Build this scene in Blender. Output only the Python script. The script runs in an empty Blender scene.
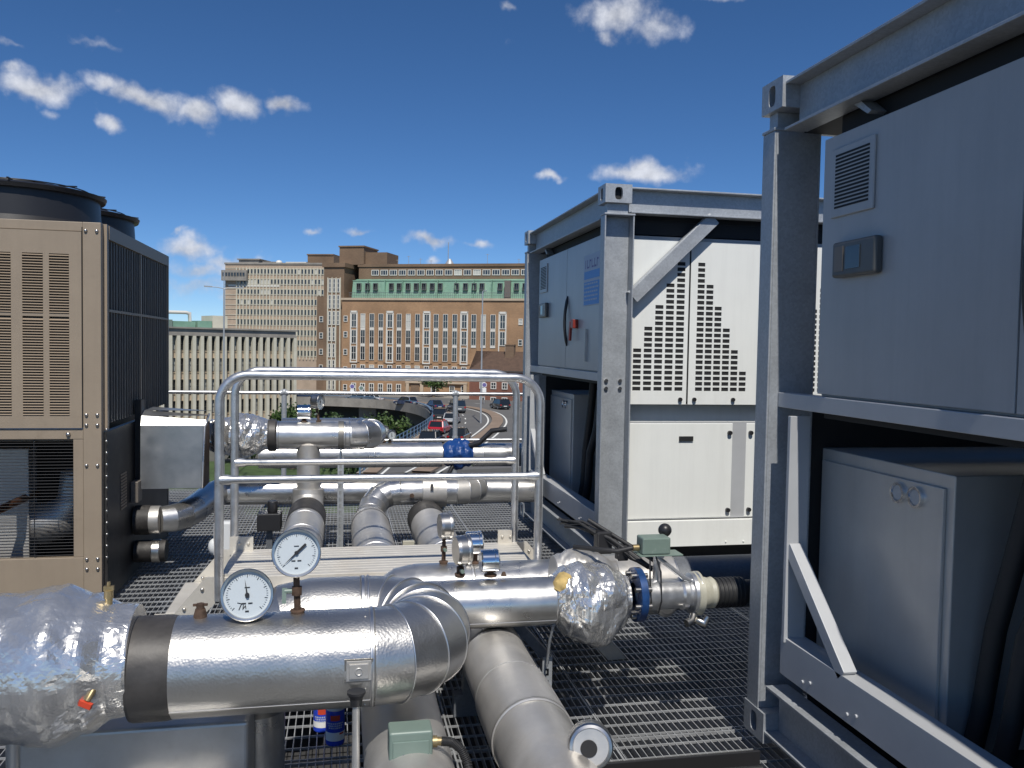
import bpy, math, random
from mathutils import Vector, Matrix, noise as mnoise

random.seed(7)
SC = bpy.context.scene
COL = SC.collection
V = Vector
PI = math.pi


# ------------------------------------------------------------------ materials
def _n(nt, t, **k):
    n = nt.nodes.new(t)
    for a, b in k.items():
        if a in n.inputs.keys() if isinstance(a, str) else False:
            n.inputs[a].default_value = b
        else:
            setattr(n, a, b)
    return n


def pm(name, col, rough=.5, metal=0., var=None, bump=None, rvar=0., spec=.5, coat=0., dirt=None, streak=0.):
    """Principled material.  var=(scale, amount, detail): brightness mottling; bump=list of (kind, scale, strength, distance);
    dirt=(colour, scale, amount, low, high): patches of another colour."""
    m = bpy.data.materials.new(name)
    m.use_nodes = True
    nt = m.node_tree
    b = nt.nodes['Principled BSDF']
    b.inputs['Base Color'].default_value = (*col, 1)
    b.inputs['Roughness'].default_value = rough
    b.inputs['Metallic'].default_value = metal
    b.inputs['Specular IOR Level'].default_value = spec
    b.inputs['Coat Weight'].default_value = coat
    tc = nt.nodes.new('ShaderNodeTexCoord')
    L = nt.links.new
    colsock = None
    if var:
        nz = nt.nodes.new('ShaderNodeTexNoise')
        nz.inputs['Scale'].default_value = var[0]
        nz.inputs['Detail'].default_value = var[2] if len(var) > 2 else 4
        nz.inputs['Roughness'].default_value = .65
        L(tc.outputs['Object'], nz.inputs['Vector'])
        mr = nt.nodes.new('ShaderNodeMapRange')
        mr.inputs['From Min'].default_value = .3
        mr.inputs['From Max'].default_value = .7
        mr.inputs['To Min'].default_value = 1 - var[1]
        mr.inputs['To Max'].default_value = 1 + var[1]
        L(nz.outputs['Fac'], mr.inputs['Value'])
        mx = nt.nodes.new('ShaderNodeVectorMath')
        mx.operation = 'SCALE'
        mx.inputs[0].default_value = col
        L(mr.outputs['Result'], mx.inputs['Scale'])
        colsock = mx.outputs['Vector']
        L(colsock, b.inputs['Base Color'])
        if rvar:
            m2 = nt.nodes.new('ShaderNodeMapRange')
            m2.inputs['From Min'].default_value = .3
            m2.inputs['From Max'].default_value = .7
            m2.inputs['To Min'].default_value = max(.02, rough - rvar)
            m2.inputs['To Max'].default_value = rough + rvar
            L(nz.outputs['Fac'], m2.inputs['Value'])
            L(m2.outputs['Result'], b.inputs['Roughness'])
    if dirt:
        dcol, dsc, lo, hi, amt = dirt
        nz = nt.nodes.new('ShaderNodeTexNoise')
        nz.inputs['Scale'].default_value = dsc
        nz.inputs['Detail'].default_value = 6
        nz.inputs['Roughness'].default_value = .7
        L(tc.outputs['Object'], nz.inputs['Vector'])
        mr = nt.nodes.new('ShaderNodeMapRange')
        mr.inputs['From Min'].default_value = lo
        mr.inputs['From Max'].default_value = hi
        mr.inputs['To Max'].default_value = amt
        L(nz.outputs['Fac'], mr.inputs['Value'])
        mx = nt.nodes.new('ShaderNodeMix')
        mx.data_type = 'RGBA'
        mx.inputs['A'].default_value = (*col, 1)
        mx.inputs['B'].default_value = (*dcol, 1)
        L(mr.outputs['Result'], mx.inputs['Factor'])
        if colsock:
            L(colsock, mx.inputs['A'])
        L(mx.outputs['Result'], b.inputs['Base Color'])
        if metal > .3:
            mm = nt.nodes.new('ShaderNodeMapRange')
            mm.inputs['To Min'].default_value = metal
            mm.inputs['To Max'].default_value = metal * .2
            L(mr.outputs['Result'], mm.inputs['Value'])
            L(mm.outputs['Result'], b.inputs['Metallic'])
    if streak:
        mpn = nt.nodes.new('ShaderNodeMapping'); mpn.inputs['Scale'].default_value = (1, 1, .07)
        L(tc.outputs['Object'], mpn.inputs['Vector'])
        sn = nt.nodes.new('ShaderNodeTexNoise'); sn.inputs['Scale'].default_value = 16; sn.inputs['Detail'].default_value = 6; sn.inputs['Roughness'].default_value = .7
        L(mpn.outputs['Vector'], sn.inputs['Vector'])
        sr_ = nt.nodes.new('ShaderNodeMapRange'); sr_.inputs['From Min'].default_value = .45; sr_.inputs['From Max'].default_value = .8
        sr_.inputs['To Min'].default_value = 1; sr_.inputs['To Max'].default_value = 1 - streak
        L(sn.outputs['Fac'], sr_.inputs['Value'])
        ss = nt.nodes.new('ShaderNodeVectorMath'); ss.operation = 'SCALE'; ss.inputs[0].default_value = col
        if b.inputs['Base Color'].links:
            L(b.inputs['Base Color'].links[0].from_socket, ss.inputs[0])
        L(sr_.outputs['Result'], ss.inputs['Scale']); L(ss.outputs['Vector'], b.inputs['Base Color'])
    prev = None
    for kind, sc, st, dist in (bump or []):
        if kind == 'noise':
            t = nt.nodes.new('ShaderNodeTexNoise')
            t.inputs['Scale'].default_value = sc
            t.inputs['Detail'].default_value = 3
            o = t.outputs['Fac']
        elif kind == 'ridge':
            t = nt.nodes.new('ShaderNodeTexNoise')
            t.noise_type = 'RIDGED_MULTIFRACTAL'
            t.inputs['Scale'].default_value = sc
            t.inputs['Detail'].default_value = 2
            o = t.outputs['Fac']
        else:
            t = nt.nodes.new('ShaderNodeTexVoronoi')
            t.feature = 'SMOOTH_F1' if kind == 'cell' else 'F1'
            t.inputs['Scale'].default_value = sc
            o = t.outputs['Distance']
        L(tc.outputs['Object'], t.inputs['Vector'])
        bp = nt.nodes.new('ShaderNodeBump')
        bp.inputs['Strength'].default_value = st
        bp.inputs['Distance'].default_value = dist
        L(o, bp.inputs['Height'])
        if prev:
            L(prev, bp.inputs['Normal'])
        prev = bp.outputs['Normal']
    if prev:
        L(prev, b.inputs['Normal'])
    return m


def galv(name, col, rough=.45, metal=.55):
    """galvanised steel: spangled zinc with streaks"""
    m = pm(name, col, rough, metal, var=(6, .11, 6), rvar=.08)
    nt = m.node_tree
    b = nt.nodes['Principled BSDF']
    L = nt.links.new
    tc = [n for n in nt.nodes if n.type == 'TEX_COORD'][0]
    vo = nt.nodes.new('ShaderNodeTexVoronoi')
    vo.inputs['Scale'].default_value = 105
    L(tc.outputs['Object'], vo.inputs['Vector'])
    mr = nt.nodes.new('ShaderNodeMapRange')
    mr.inputs['To Min'].default_value = .91
    mr.inputs['To Max'].default_value = 1.09
    sp = nt.nodes.new('ShaderNodeSeparateColor')
    L(vo.outputs['Color'], sp.inputs['Color'])
    L(sp.outputs['Red'], mr.inputs['Value'])
    sc = nt.nodes.new('ShaderNodeVectorMath')
    sc.operation = 'SCALE'
    src = b.inputs['Base Color'].links[0].from_socket
    L(src, sc.inputs[0])
    L(mr.outputs['Result'], sc.inputs['Scale'])
    L(sc.outputs['Vector'], b.inputs['Base Color'])
    return m


def brickmat(name, c1, c2, mortar, scale, bw=.45, rh=.15):
    m = bpy.data.materials.new(name)
    m.use_nodes = True
    nt = m.node_tree
    b = nt.nodes['Principled BSDF']
    b.inputs['Roughness'].default_value = .85
    L = nt.links.new
    tc = nt.nodes.new('ShaderNodeTexCoord')
    sep = nt.nodes.new('ShaderNodeSeparateXYZ')
    L(tc.outputs['Object'], sep.inputs['Vector'])
    ad = nt.nodes.new('ShaderNodeMath')
    L(sep.outputs['X'], ad.inputs[0])
    L(sep.outputs['Y'], ad.inputs[1])
    cb = nt.nodes.new('ShaderNodeCombineXYZ')
    L(ad.outputs[0], cb.inputs['X'])
    L(sep.outputs['Z'], cb.inputs['Y'])
    br = nt.nodes.new('ShaderNodeTexBrick')
    br.inputs['Color1'].default_value = (*c1, 1)
    br.inputs['Color2'].default_value = (*c2, 1)
    br.inputs['Mortar'].default_value = (*mortar, 1)
    br.inputs['Scale'].default_value = scale
    br.inputs['Brick Width'].default_value = bw
    br.inputs['Row Height'].default_value = rh
    br.inputs['Mortar Size'].default_value = .02
    L(cb.outputs['Vector'], br.inputs['Vector'])
    nz = nt.nodes.new('ShaderNodeTexNoise')
    nz.inputs['Scale'].default_value = .18
    nz.inputs['Detail'].default_value = 6
    L(tc.outputs['Object'], nz.inputs['Vector'])
    mr = nt.nodes.new('ShaderNodeMapRange')
    mr.inputs['From Min'].default_value = .3
    mr.inputs['From Max'].default_value = .7
    mr.inputs['To Min'].default_value = .78
    mr.inputs['To Max'].default_value = 1.2
    L(nz.outputs['Fac'], mr.inputs['Value'])
    s = nt.nodes.new('ShaderNodeVectorMath')
    s.operation = 'SCALE'
    L(br.outputs['Color'], s.inputs[0])
    L(mr.outputs['Result'], s.inputs['Scale'])
    L(s.outputs['Vector'], b.inputs['Base Color'])
    return m


M = {}
M['stucco'] = pm('stucco_aluminium', (.53, .52, .50), .35, .93, var=(5, .08, 5), rvar=.05,
                 bump=[('cell', 150, .20, .003), ('noise', 9, .14, .02)], dirt=((.40, .34, .27), 2.2, .58, .80, .55))
M['alu'] = pm('smooth_aluminium', (.66, .65, .63), .31, .93, var=(6, .07, 5), rvar=.08,
              bump=[('noise', 7, .12, .02), ('noise', 140, .06, .002)], dirt=((.38, .33, .27), 2.6, .55, .8, .6))
M['dull_alu'] = pm('weathered_aluminium', (.53, .515, .49), .45, .7, var=(5, .14, 6), rvar=.1,
                   bump=[('noise', 6, .12, .02), ('noise', 170, .1, .002)], dirt=((.30, .26, .21), 3, .5, .78, .6))
M['hood'] = pm('hood_sheet', (.43, .43, .42), .40, .9, var=(7, .12, 6), rvar=.1, bump=[('noise', 4, .1, .02)])
M['bead'] = pm('seam_aluminium', (.72, .71, .70), .35, 1)
M['seam_dark'] = pm('dark_seam', (.25, .24, .22), .5, .8)
M['foil'] = pm('crinkled_foil', (.72, .71, .69), .25, .82, var=(9, .10, 4), bump=[('noise', 45, .12, .006)],
               dirt=((.33, .30, .26), 5, .60, .8, .5))
M['black_foam'] = pm('black_foam', (.026, .024, .023), .62, 0, var=(14, .5, 5), bump=[('noise', 60, .2, .004)],
                     dirt=((.13, .12, .11), 9, .55, .75, .7))
M['band_grey'] = pm('dark_tape', (.052, .048, .045), .5, .1, var=(8, .4, 5), bump=[('noise', 30, .25, .004)])
M['galv'] = galv('galvanised_steel', (.375, .395, .415), .5, .4)
M['galv_dark'] = galv('aged_and_shaded_galvanised', (.14, .15, .165), .5, .3)
M['tube'] = pm('galvanised_tube', (.60, .60, .60), .34, .85, var=(20, .15, 5), rvar=.08)
M['grating'] = pm('grating_zinc', (.37, .38, .39), .5, .4, var=(3, .25, 5))
M['white_paint'] = pm('white_paint', (.76, .77, .735), .38, 0, var=(1.5, .03, 5), dirt=((.45, .42, .37), 2.0, .62, .85, .25), streak=.07)
M['shaded_end_paint'] = pm('shaded_end_panel', (.42, .415, .405), .34, 0, var=(2, .06, 5), streak=.09, bump=[('noise', 2.2, .06, .02)])  # set darker than the side panels to deepen the shade on the ends
M['grey_paint'] = pm('grey_paint', (.44, .45, .46), .38, .1, var=(4, .06, 5))
M['display_grey'] = pm('display_bezel', (.085, .085, .08), .35)
M['cab_grey'] = pm('cabinet_steel', (.55, .535, .505), .34, .35, var=(3, .07, 4), streak=.06)
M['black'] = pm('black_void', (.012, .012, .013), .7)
M['black_plastic'] = pm('black_plastic', (.02, .02, .022), .4)
M['rubber'] = pm('ribbed_black_hose', (.018, .018, .019), .55, bump=[('noise', 80, .2, .003)])
M['brown'] = pm('brown_beige_paint', (.285, .228, .166), .45, 0, streak=.08, var=(3, .07, 6), dirt=((.16, .12, .085), 4, .58, .8, .45))
M['brown_dark'] = pm('louver_brown', (.29, .23, .168), .5, 0)
M['coil'] = pm('coil_fins', (.078, .068, .058), .55, .05, var=(12, .4, 4))
M['coil_frame'] = pm('coil_strip', (.165, .145, .125), .5, .2)
M['dark_panel'] = pm('dark_chiller_side', (.035, .034, .034), .5, .2, var=(5, .4, 5), dirt=((.10, .09, .075), 5, .55, .75, .5))
M['fan_black'] = pm('fan_shroud_black', (.018, .018, .02), .42)
M['brass'] = pm('brass', (.36, .28, .15), .45, .8, var=(30, .2, 4))
M['rust'] = pm('rusty_fitting', (.10, .062, .042), .75, .3, var=(25, .5, 5))
M['copper'] = pm('copper_pipe', (.36, .17, .10), .4, .9, var=(18, .4, 5))
M['chrome'] = pm('chrome', (.82, .82, .82), .12, 1)
M['steel'] = pm('stainless_steel', (.55, .53, .50), .3, 1, var=(16, .15, 5))
M['dial'] = pm('dial_white', (.50, .545, .57), .3, coat=.3)
M['ink'] = pm('black_ink', (.015, .015, .017), .5)
M['blue_flange'] = pm('blue_flange_paint', (.015, .055, .17), .35, .1, var=(25, .3, 4))
M['blue_wrap'] = pm('blue_valve_wrap', (.01, .05, .20), .4, bump=[('noise', 30, .4, .02)])
M['yellow_foam'] = pm('yellow_insulation', (.50, .36, .14), .85, var=(20, .3, 5), bump=[('noise', 30, .5, .01)])
M['jb_green'] = pm('green_grey_box', (.16, .215, .185), .42, 0, var=(10, .06, 4), dirt=((.45, .48, .45), 12, .6, .8, .4))
M['white_plastic'] = pm('white_plastic', (.62, .63, .63), .4)
M['cream'] = pm('cream_fitting', (.40, .385, .31), .5, var=(14, .15, 4))
M['red'] = pm('red_plastic', (.22, .03, .02), .4)
M['red_tag'] = pm('red_tag', (.55, .06, .025), .5)
M['can_blue'] = pm('can_blue', (.02, .06, .50), .3, coat=.3)
M['can_white'] = pm('can_white', (.78, .77, .74), .4)
M['can_cream'] = pm('can_lid', (.72, .66, .52), .5)
M['poster_blue'] = pm('poster_blue', (.09, .30, .66), .5)
M['poster_pale'] = pm('poster_pale', (.42, .47, .56), .5)
M['poster_violet'] = pm('poster_violet', (.14, .12, .30), .5)
M['beige_alu'] = pm('step_aluminium', (.60, .57, .51), .5, .35, var=(7, .1, 5), dirt=((.42, .35, .26), 4, .5, .75, .55))
M['roof'] = pm('roof_membrane', (.05, .05, .052), .85, var=(1.2, .3, 6))
M['glass'] = pm('window_glass', (.03, .035, .04), .08, 0, spec=.8)
M['win_white'] = pm('white_window_frame', (.66, .64, .58), .5)
M['blind'] = pm('pale_blind', (.48, .48, .44), .6)
M['brick'] = brickmat('red_brown_brick', (.37, .21, .108), (.30, .17, .088), (.34, .245, .155), 1.0)
M['brick_dark'] = brickmat('dark_brick', (.20, .13, .08), (.165, .105, .065), (.17, .12, .08), 1.0)
M['brick_red'] = brickmat('red_brick', (.24, .085, .05), (.19, .065, .04), (.2, .12, .09), 1.0)
M['tile'] = pm('brown_roof_tiles', (.085, .05, .033), .8, var=(1.5, .25, 6))
M['verdigris'] = pm('green_copper', (.18, .32, .235), .6, .1, var=(.35, .22, 6), dirt=((.30, .42, .33), .5, .5, .75, .6))
M['stone'] = pm('beige_stone', (.46, .37, .27), .8, var=(.25, .12, 6))
M['pale_stone'] = pm('pale_concrete', (.57, .54, .435), .8, var=(.4, .12, 6))
M['spandrel'] = pm('brown_spandrel', (.42, .325, .24), .8, var=(.3, .15, 6))
M['grey_conc'] = pm('grey_concrete', (.27, .25, .22), .85, var=(.35, .2, 6), dirt=((.14, .13, .12), .5, .5, .7, .5))
M['asphalt'] = pm('asphalt', (.115, .112, .108), .85, var=(.12, .15, 7), bump=[('noise', 8, .2, .01)])
M['line'] = pm('road_paint', (.70, .70, .66), .7)
M['kerb'] = pm('brown_kerb', (.23, .17, .125), .85, var=(.8, .2, 5))
M['ground'] = pm('street_ground', (.09, .09, .075), .9, var=(.05, .3, 7))
M['grass'] = pm('green_bank', (.05, .085, .025), .9, var=(.4, .4, 6))
M['bark'] = pm('bark', (.10, .075, .05), .9, var=(2, .3, 5))
M['leaf'] = pm('leaves_mid', (.055, .095, .022), .6, var=(.6, .45, 4))
M['leaf2'] = pm('leaves_dark', (.035, .066, .018), .6, var=(.6, .45, 4))
M['rail_blue'] = pm('blue_railing', (.10, .17, .26), .5)
M['pole'] = pm('grey_pole', (.42, .43, .44), .45, .4)
M['tyre'] = pm('tyre', (.015, .015, .015), .8)
M['car_glass'] = pm('car_glass', (.015, .018, .02), .06, spec=.8)
M['lamp_red'] = pm('tail_lamp', (.35, .01, .01), .25)
M['lamp_clear'] = pm('head_lamp', (.7, .7, .7), .15)
for k, c in dict(car_red=(.42, .012, .02), car_black=(.012, .012, .014), car_white=(.72, .72, .72), car_silver=(.36, .37, .38),
                 car_blue=(.03, .05, .11), car_grey=(.10, .105, .11)).items():
    M[k] = pm(k, c, .25, .1, coat=.8)


# ------------------------------------------------------------------ mesh builder
def frame_of(d):
    d = d.normalized()
    up = V((0, 0, 1)) if abs(d.z) < .95 else V((1, 0, 0))
    a = d.cross(up).normalized()
    return a, a.cross(d).normalized(), d          # right, up, forward


class MB:
    def __init__(s):
        s.v, s.f, s.sm = [], [], []

    def face(s, pts, sm=False):
        i = len(s.v)
        s.v += [tuple(p) for p in pts]
        s.f.append(tuple(range(i, i + len(pts))))
        s.sm.append(sm)
        return s

    def box(s, x0, y0, z0, x1, y1, z1):
        x0, x1 = sorted((x0, x1)); y0, y1 = sorted((y0, y1)); z0, z1 = sorted((z0, z1))
        i = len(s.v)
        s.v += [(x0, y0, z0), (x1, y0, z0), (x1, y1, z0), (x0, y1, z0), (x0, y0, z1), (x1, y0, z1), (x1, y1, z1), (x0, y1, z1)]
        for q in ((0, 3, 2, 1), (4, 5, 6, 7), (0, 1, 5, 4), (1, 2, 6, 5), (2, 3, 7, 6), (3, 0, 4, 7)):
            s.f.append(tuple(i + k for k in q)); s.sm.append(False)
        return s

    def obox(s, c, ax, ay, az, hx, hy, hz):
        c, ax, ay, az = V(c), V(ax), V(ay), V(az)
        i = len(s.v)
        for dx, dy, dz in ((-1, -1, -1), (1, -1, -1), (1, 1, -1), (-1, 1, -1), (-1, -1, 1), (1, -1, 1), (1, 1, 1), (-1, 1, 1)):
            s.v.append(tuple(c + ax * dx * hx + ay * dy * hy + az * dz * hz))
        for q in ((0, 3, 2, 1), (4, 5, 6, 7), (0, 1, 5, 4), (1, 2, 6, 5), (2, 3, 7, 6), (3, 0, 4, 7)):
            s.f.append(tuple(i + k for k in q)); s.sm.append(False)
        return s

    def bar(s, p0, p1, w, h, up=(0, 0, 1)):
        """rectangular bar from p0 to p1, w across, h along up"""
        p0, p1 = V(p0), V(p1)
        d = (p1 - p0)
        a = d.normalized().cross(V(up)).normalized()
        u = a.cross(d.normalized()).normalized()
        return s.obox((p0 + p1) / 2, a, d.normalized(), u, w / 2, d.length / 2, h / 2)

    def ring(s, c, a, u, r, n):
        i = len(s.v)
        for k in range(n):
            t = 2 * PI * k / n
            s.v.append(tuple(c + a * (r * math.cos(t)) + u * (r * math.sin(t))))
        return i

    def lathe(s, c, axis, prof, n=32, split=True, cap0=False, cap1=False):
        """prof: list of (t, r); with split every band keeps a crisp edge"""
        c = V(c)
        a, u, d = frame_of(V(axis))
        rows = []
        for j in range(len(prof) - 1):
            (t0, r0), (t1, r1) = prof[j], prof[j + 1]
            i0 = s.ring(c + d * t0, a, u, r0, n) if (split or j == 0) else rows[-1]
            i1 = s.ring(c + d * t1, a, u, r1, n)
            rows.append(i1)
            for k in range(n):
                k2 = (k + 1) % n
                s.f.append((i0 + k, i0 + k2, i1 + k2, i1 + k)); s.sm.append(True)
        if cap0:
            i = s.ring(c + d * prof[0][0], a, u, prof[0][1], n)
            s.f.append(tuple(i + k for k in range(n - 1, -1, -1))); s.sm.append(False)
        if cap1:
            i = s.ring(c + d * prof[-1][0], a, u, prof[-1][1], n)
            s.f.append(tuple(i + k for k in range(n))); s.sm.append(False)
        return s

    def cyl(s, p0, p1, r, r1=None, n=24, cap=True):
        p0, p1 = V(p0), V(p1)
        return s.lathe(p0, p1 - p0, [(0, r), ((p1 - p0).length, r if r1 is None else r1)], n, True, cap, cap)

    def tube(s, path, r, n=24, split=False, cap=True, closed=False):
        path = [V(p) for p in path]
        m = len(path)
        R = r if isinstance(r, (list, tuple)) else [r] * m
        tang = []
        for i in range(m):
            if closed:
                t = (path[(i + 1) % m] - path[i]).normalized() + (path[i] - path[i - 1]).normalized()
            elif i == 0:
                t = path[1] - path[0]
            elif i == m - 1:
                t = path[-1] - path[-2]
            else:
                t = (path[i + 1] - path[i]).normalized() + (path[i] - path[i - 1]).normalized()
            tang.append(t.normalized())
        a, u, _ = frame_of(tang[0])
        frames = [(a, u)]
        for i in range(1, m):
            ax = tang[i - 1].cross(tang[i])
            if ax.length > 1e-7:
                q = Matrix.Rotation(tang[i - 1].angle(tang[i]), 3, ax.normalized())
                a, u = q @ a, q @ u
            frames.append((a.copy(), u.copy()))

        def ringpts(i):
            a, u = frames[i]
            pts = []
            seg = (path[i] - path[i - 1]) if i > 0 else (path[1] - path[0])
            cosh = max(.3, abs(seg.normalized().dot(tang[i]))) if 0 < i < m - 1 or closed else 1
            # stretch the mitre in the bend plane
            bn = None
            if cosh < .9999:
                ax = (tang[i].cross(seg)).normalized()
                bn = ax.cross(tang[i]).normalized()
            for k in range(n):
                t = 2 * PI * k / n
                o = a * (R[i] * math.cos(t)) + u * (R[i] * math.sin(t))
                if bn is not None:
                    o = o + bn * (o.dot(bn) * (1 / cosh - 1))
                pts.append(tuple(path[i] + o))
            return pts
        idx = []
        if not split:
            for i in range(m):
                idx.append(len(s.v)); s.v += ringpts(i)
            prs = [(idx[i], idx[i + 1]) for i in range(m - 1)]
            if closed:
                prs.append((idx[-1], idx[0]))
        else:
            prs = []
            for i in range(m - 1):
                i0 = len(s.v); s.v += ringpts(i)
                i1 = len(s.v); s.v += ringpts(i + 1)
                prs.append((i0, i1))
        for i0, i1 in prs:
            for k in range(n):
                k2 = (k + 1) % n
                s.f.append((i0 + k, i0 + k2, i1 + k2, i1 + k)); s.sm.append(True)
        if cap and not closed:
            for i, rev in ((0, True), (m - 1, False)):
                j = len(s.v); s.v += ringpts(i)
                q = tuple(j + k for k in range(n))
                s.f.append(q[::-1] if rev else q); s.sm.append(False)
        return s

    def torus(s, c, axis, R, r, n=32, k=6):
        a, u, d = frame_of(V(axis))
        c = V(c)
        return s.tube([c + a * (R * math.cos(2 * PI * i / n)) + u * (R * math.sin(2 * PI * i / n)) for i in range(n)], r, k, closed=True)

    def sphere(s, c, r, nu=16, nv=10, sc=(1, 1, 1)):
        c = V(c)
        i0 = len(s.v)
        for j in range(nv + 1):
            p = PI * j / nv
            for k in range(nu):
                t = 2 * PI * k / nu
                s.v.append((c.x + r * sc[0] * math.sin(p) * math.cos(t), c.y + r * sc[1] * math.sin(p) * math.sin(t), c.z + r * sc[2] * math.cos(p)))
        for j in range(nv):
            for k in range(nu):
                k2 = (k + 1) % nu
                s.f.append((i0 + j * nu + k, i0 + (j + 1) * nu + k, i0 + (j + 1) * nu + k2, i0 + j * nu + k2)); s.sm.append(True)
        return s

    def prism(s, pts2, plane, a0, a1):
        """extrude a 2D outline; plane 'xz' -> along y, 'yz' -> along x, 'xy' -> along z"""
        def mk(p, a):
            if plane == 'xz': return (p[0], a, p[1])
            if plane == 'yz': return (a, p[0], p[1])
            return (p[0], p[1], a)
        n = len(pts2)
        A = [mk(p, a0) for p in pts2]; B = [mk(p, a1) for p in pts2]
        s.face(A[::-1]); s.face(B)
        for i in range(n):
            j = (i + 1) % n
            s.face([A[i], A[j], B[j], B[i]])
        return s

    def build(s, name, mat, parent=None, bev=0., seg=2, recalc=False):
        off = V((0, 0, 0))
        p = parent
        while p is not None:
            off += p.location; p = p.parent
        me = bpy.data.meshes.new(name)
        me.from_pydata([(x - off.x, y - off.y, z - off.z) for x, y, z in s.v], [], s.f)
        me.polygons.foreach_set('use_smooth', s.sm)
        me.materials.append(M[mat] if isinstance(mat, str) else mat)
        me.update()
        o = bpy.data.objects.new(name, me)
        COL.objects.link(o)
        o.parent = parent
        if recalc:
            import bmesh
            bm = bmesh.new(); bm.from_mesh(me); bmesh.ops.recalc_face_normals(bm, faces=bm.faces); bm.to_mesh(me); bm.free()
        if bev:
            import bmesh
            bm = bmesh.new(); bm.from_mesh(me); bmesh.ops.remove_doubles(bm, verts=bm.verts, dist=1e-5)
            bmesh.ops.recalc_face_normals(bm, faces=bm.faces); bm.to_mesh(me); bm.free()
            md = o.modifiers.new('bevel', 'BEVEL'); md.width = bev; md.segments = seg; md.limit_method = 'ANGLE'; md.angle_limit = math.radians(40)
        return o


def tag(o, label, cat, group=None, kind=None):
    if label: o['label'] = label
    if cat: o['category'] = cat
    if group: o['group'] = group
    if kind: o['kind'] = kind
    return o


def thing(name, label, cat, loc=(0, 0, 0), group=None):
    o = bpy.data.objects.new(name, None)
    o.empty_display_size = .1
    COL.objects.link(o)
    o.location = loc
    return tag(o, label, cat, group)


def copy_tree(o, parent=None):
    c = o.copy()
    COL.objects.link(c)
    c.parent = parent
    for ch in list(o.children):
        copy_tree(ch, c)
    return c


def arc(c, a, b, r, t0, t1, n):
    """points on an arc: c + r*(a cos t + b sin t)"""
    c, a, b = V(c), V(a), V(b)
    return [c + a * (r * math.cos(t0 + (t1 - t0) * i / n)) + b * (r * math.sin(t0 + (t1 - t0) * i / n)) for i in range(n + 1)]


# ------------------------------------------------------------------ camera, sun, sky
cam = bpy.data.cameras.new('camera')
cam.sensor_width = 36; cam.lens = 850 / 1024 * 36; cam.clip_start = .05; cam.clip_end = 5000
co = bpy.data.objects.new('camera', cam); COL.objects.link(co)
yaw, pit, rol = math.radians(11.4), math.radians(2.45), math.radians(1.0)
r0 = V((math.cos(yaw), -math.sin(yaw), 0))
fw = V((math.sin(yaw) * math.cos(pit), math.cos(yaw) * math.cos(pit), -math.sin(pit)))
u0 = r0.cross(fw)
Rr = math.cos(rol) * r0 + math.sin(rol) * u0
Uu = -math.sin(rol) * r0 + math.cos(rol) * u0
mw = Matrix((Rr, Uu, -fw)).transposed().to_4x4(); mw.translation = V((0, 0, 1.6))
co.matrix_world = mw
SC.camera = co

SUN_EL = 56.0
SUN_AZ = 183.4                       # compass bearing of the sun, clockwise from +Y
sd = V((math.sin(math.radians(SUN_AZ)) * math.cos(math.radians(SUN_EL)), math.cos(math.radians(SUN_AZ)) * math.cos(math.radians(SUN_EL)), math.sin(math.radians(SUN_EL))))
sl = bpy.data.lights.new('sun', 'SUN'); sl.energy = 4.6; sl.angle = math.radians(.53); sl.color = (1, .955, .88)
so = bpy.data.objects.new('sun', sl); COL.objects.link(so)
so.rotation_euler = (-sd).to_track_quat('-Z', 'Y').to_euler(); so.location = (0, -6, 12)

w = bpy.data.worlds.new('World'); SC.world = w; w.use_nodes = True
nt = w.node_tree; L = nt.links.new
bg = nt.nodes['Background']; bg.inputs['Strength'].default_value = .105
sky = nt.nodes.new('ShaderNodeTexSky'); sky.sky_type = 'NISHITA'; sky.sun_disc = False
sky.sun_elevation = math.radians(SUN_EL); sky.sun_rotation = math.radians(SUN_AZ)
sky.altitude = 60; sky.air_density = .58; sky.dust_density = 0; sky.ozone_density = 6.5
tc = nt.nodes.new('ShaderNodeTexCoord')
wn = nt.nodes.new('ShaderNodeTexNoise'); wn.inputs['Scale'].default_value = 30; wn.inputs['Detail'].default_value = 3
L(tc.outputs['Generated'], wn.inputs['Vector'])
sb = nt.nodes.new('ShaderNodeVectorMath'); sb.operation = 'SUBTRACT'; sb.inputs[1].default_value = (.5, .5, .5)
L(wn.outputs['Color'], sb.inputs[0])
sca = nt.nodes.new('ShaderNodeVectorMath'); sca.operation = 'SCALE'; sca.inputs['Scale'].default_value = .035
L(sb.outputs['Vector'], sca.inputs[0])
ad = nt.nodes.new('ShaderNodeVectorMath'); ad.operation = 'ADD'
L(tc.outputs['Generated'], ad.inputs[0]); L(sca.outputs['Vector'], ad.inputs[1])
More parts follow.
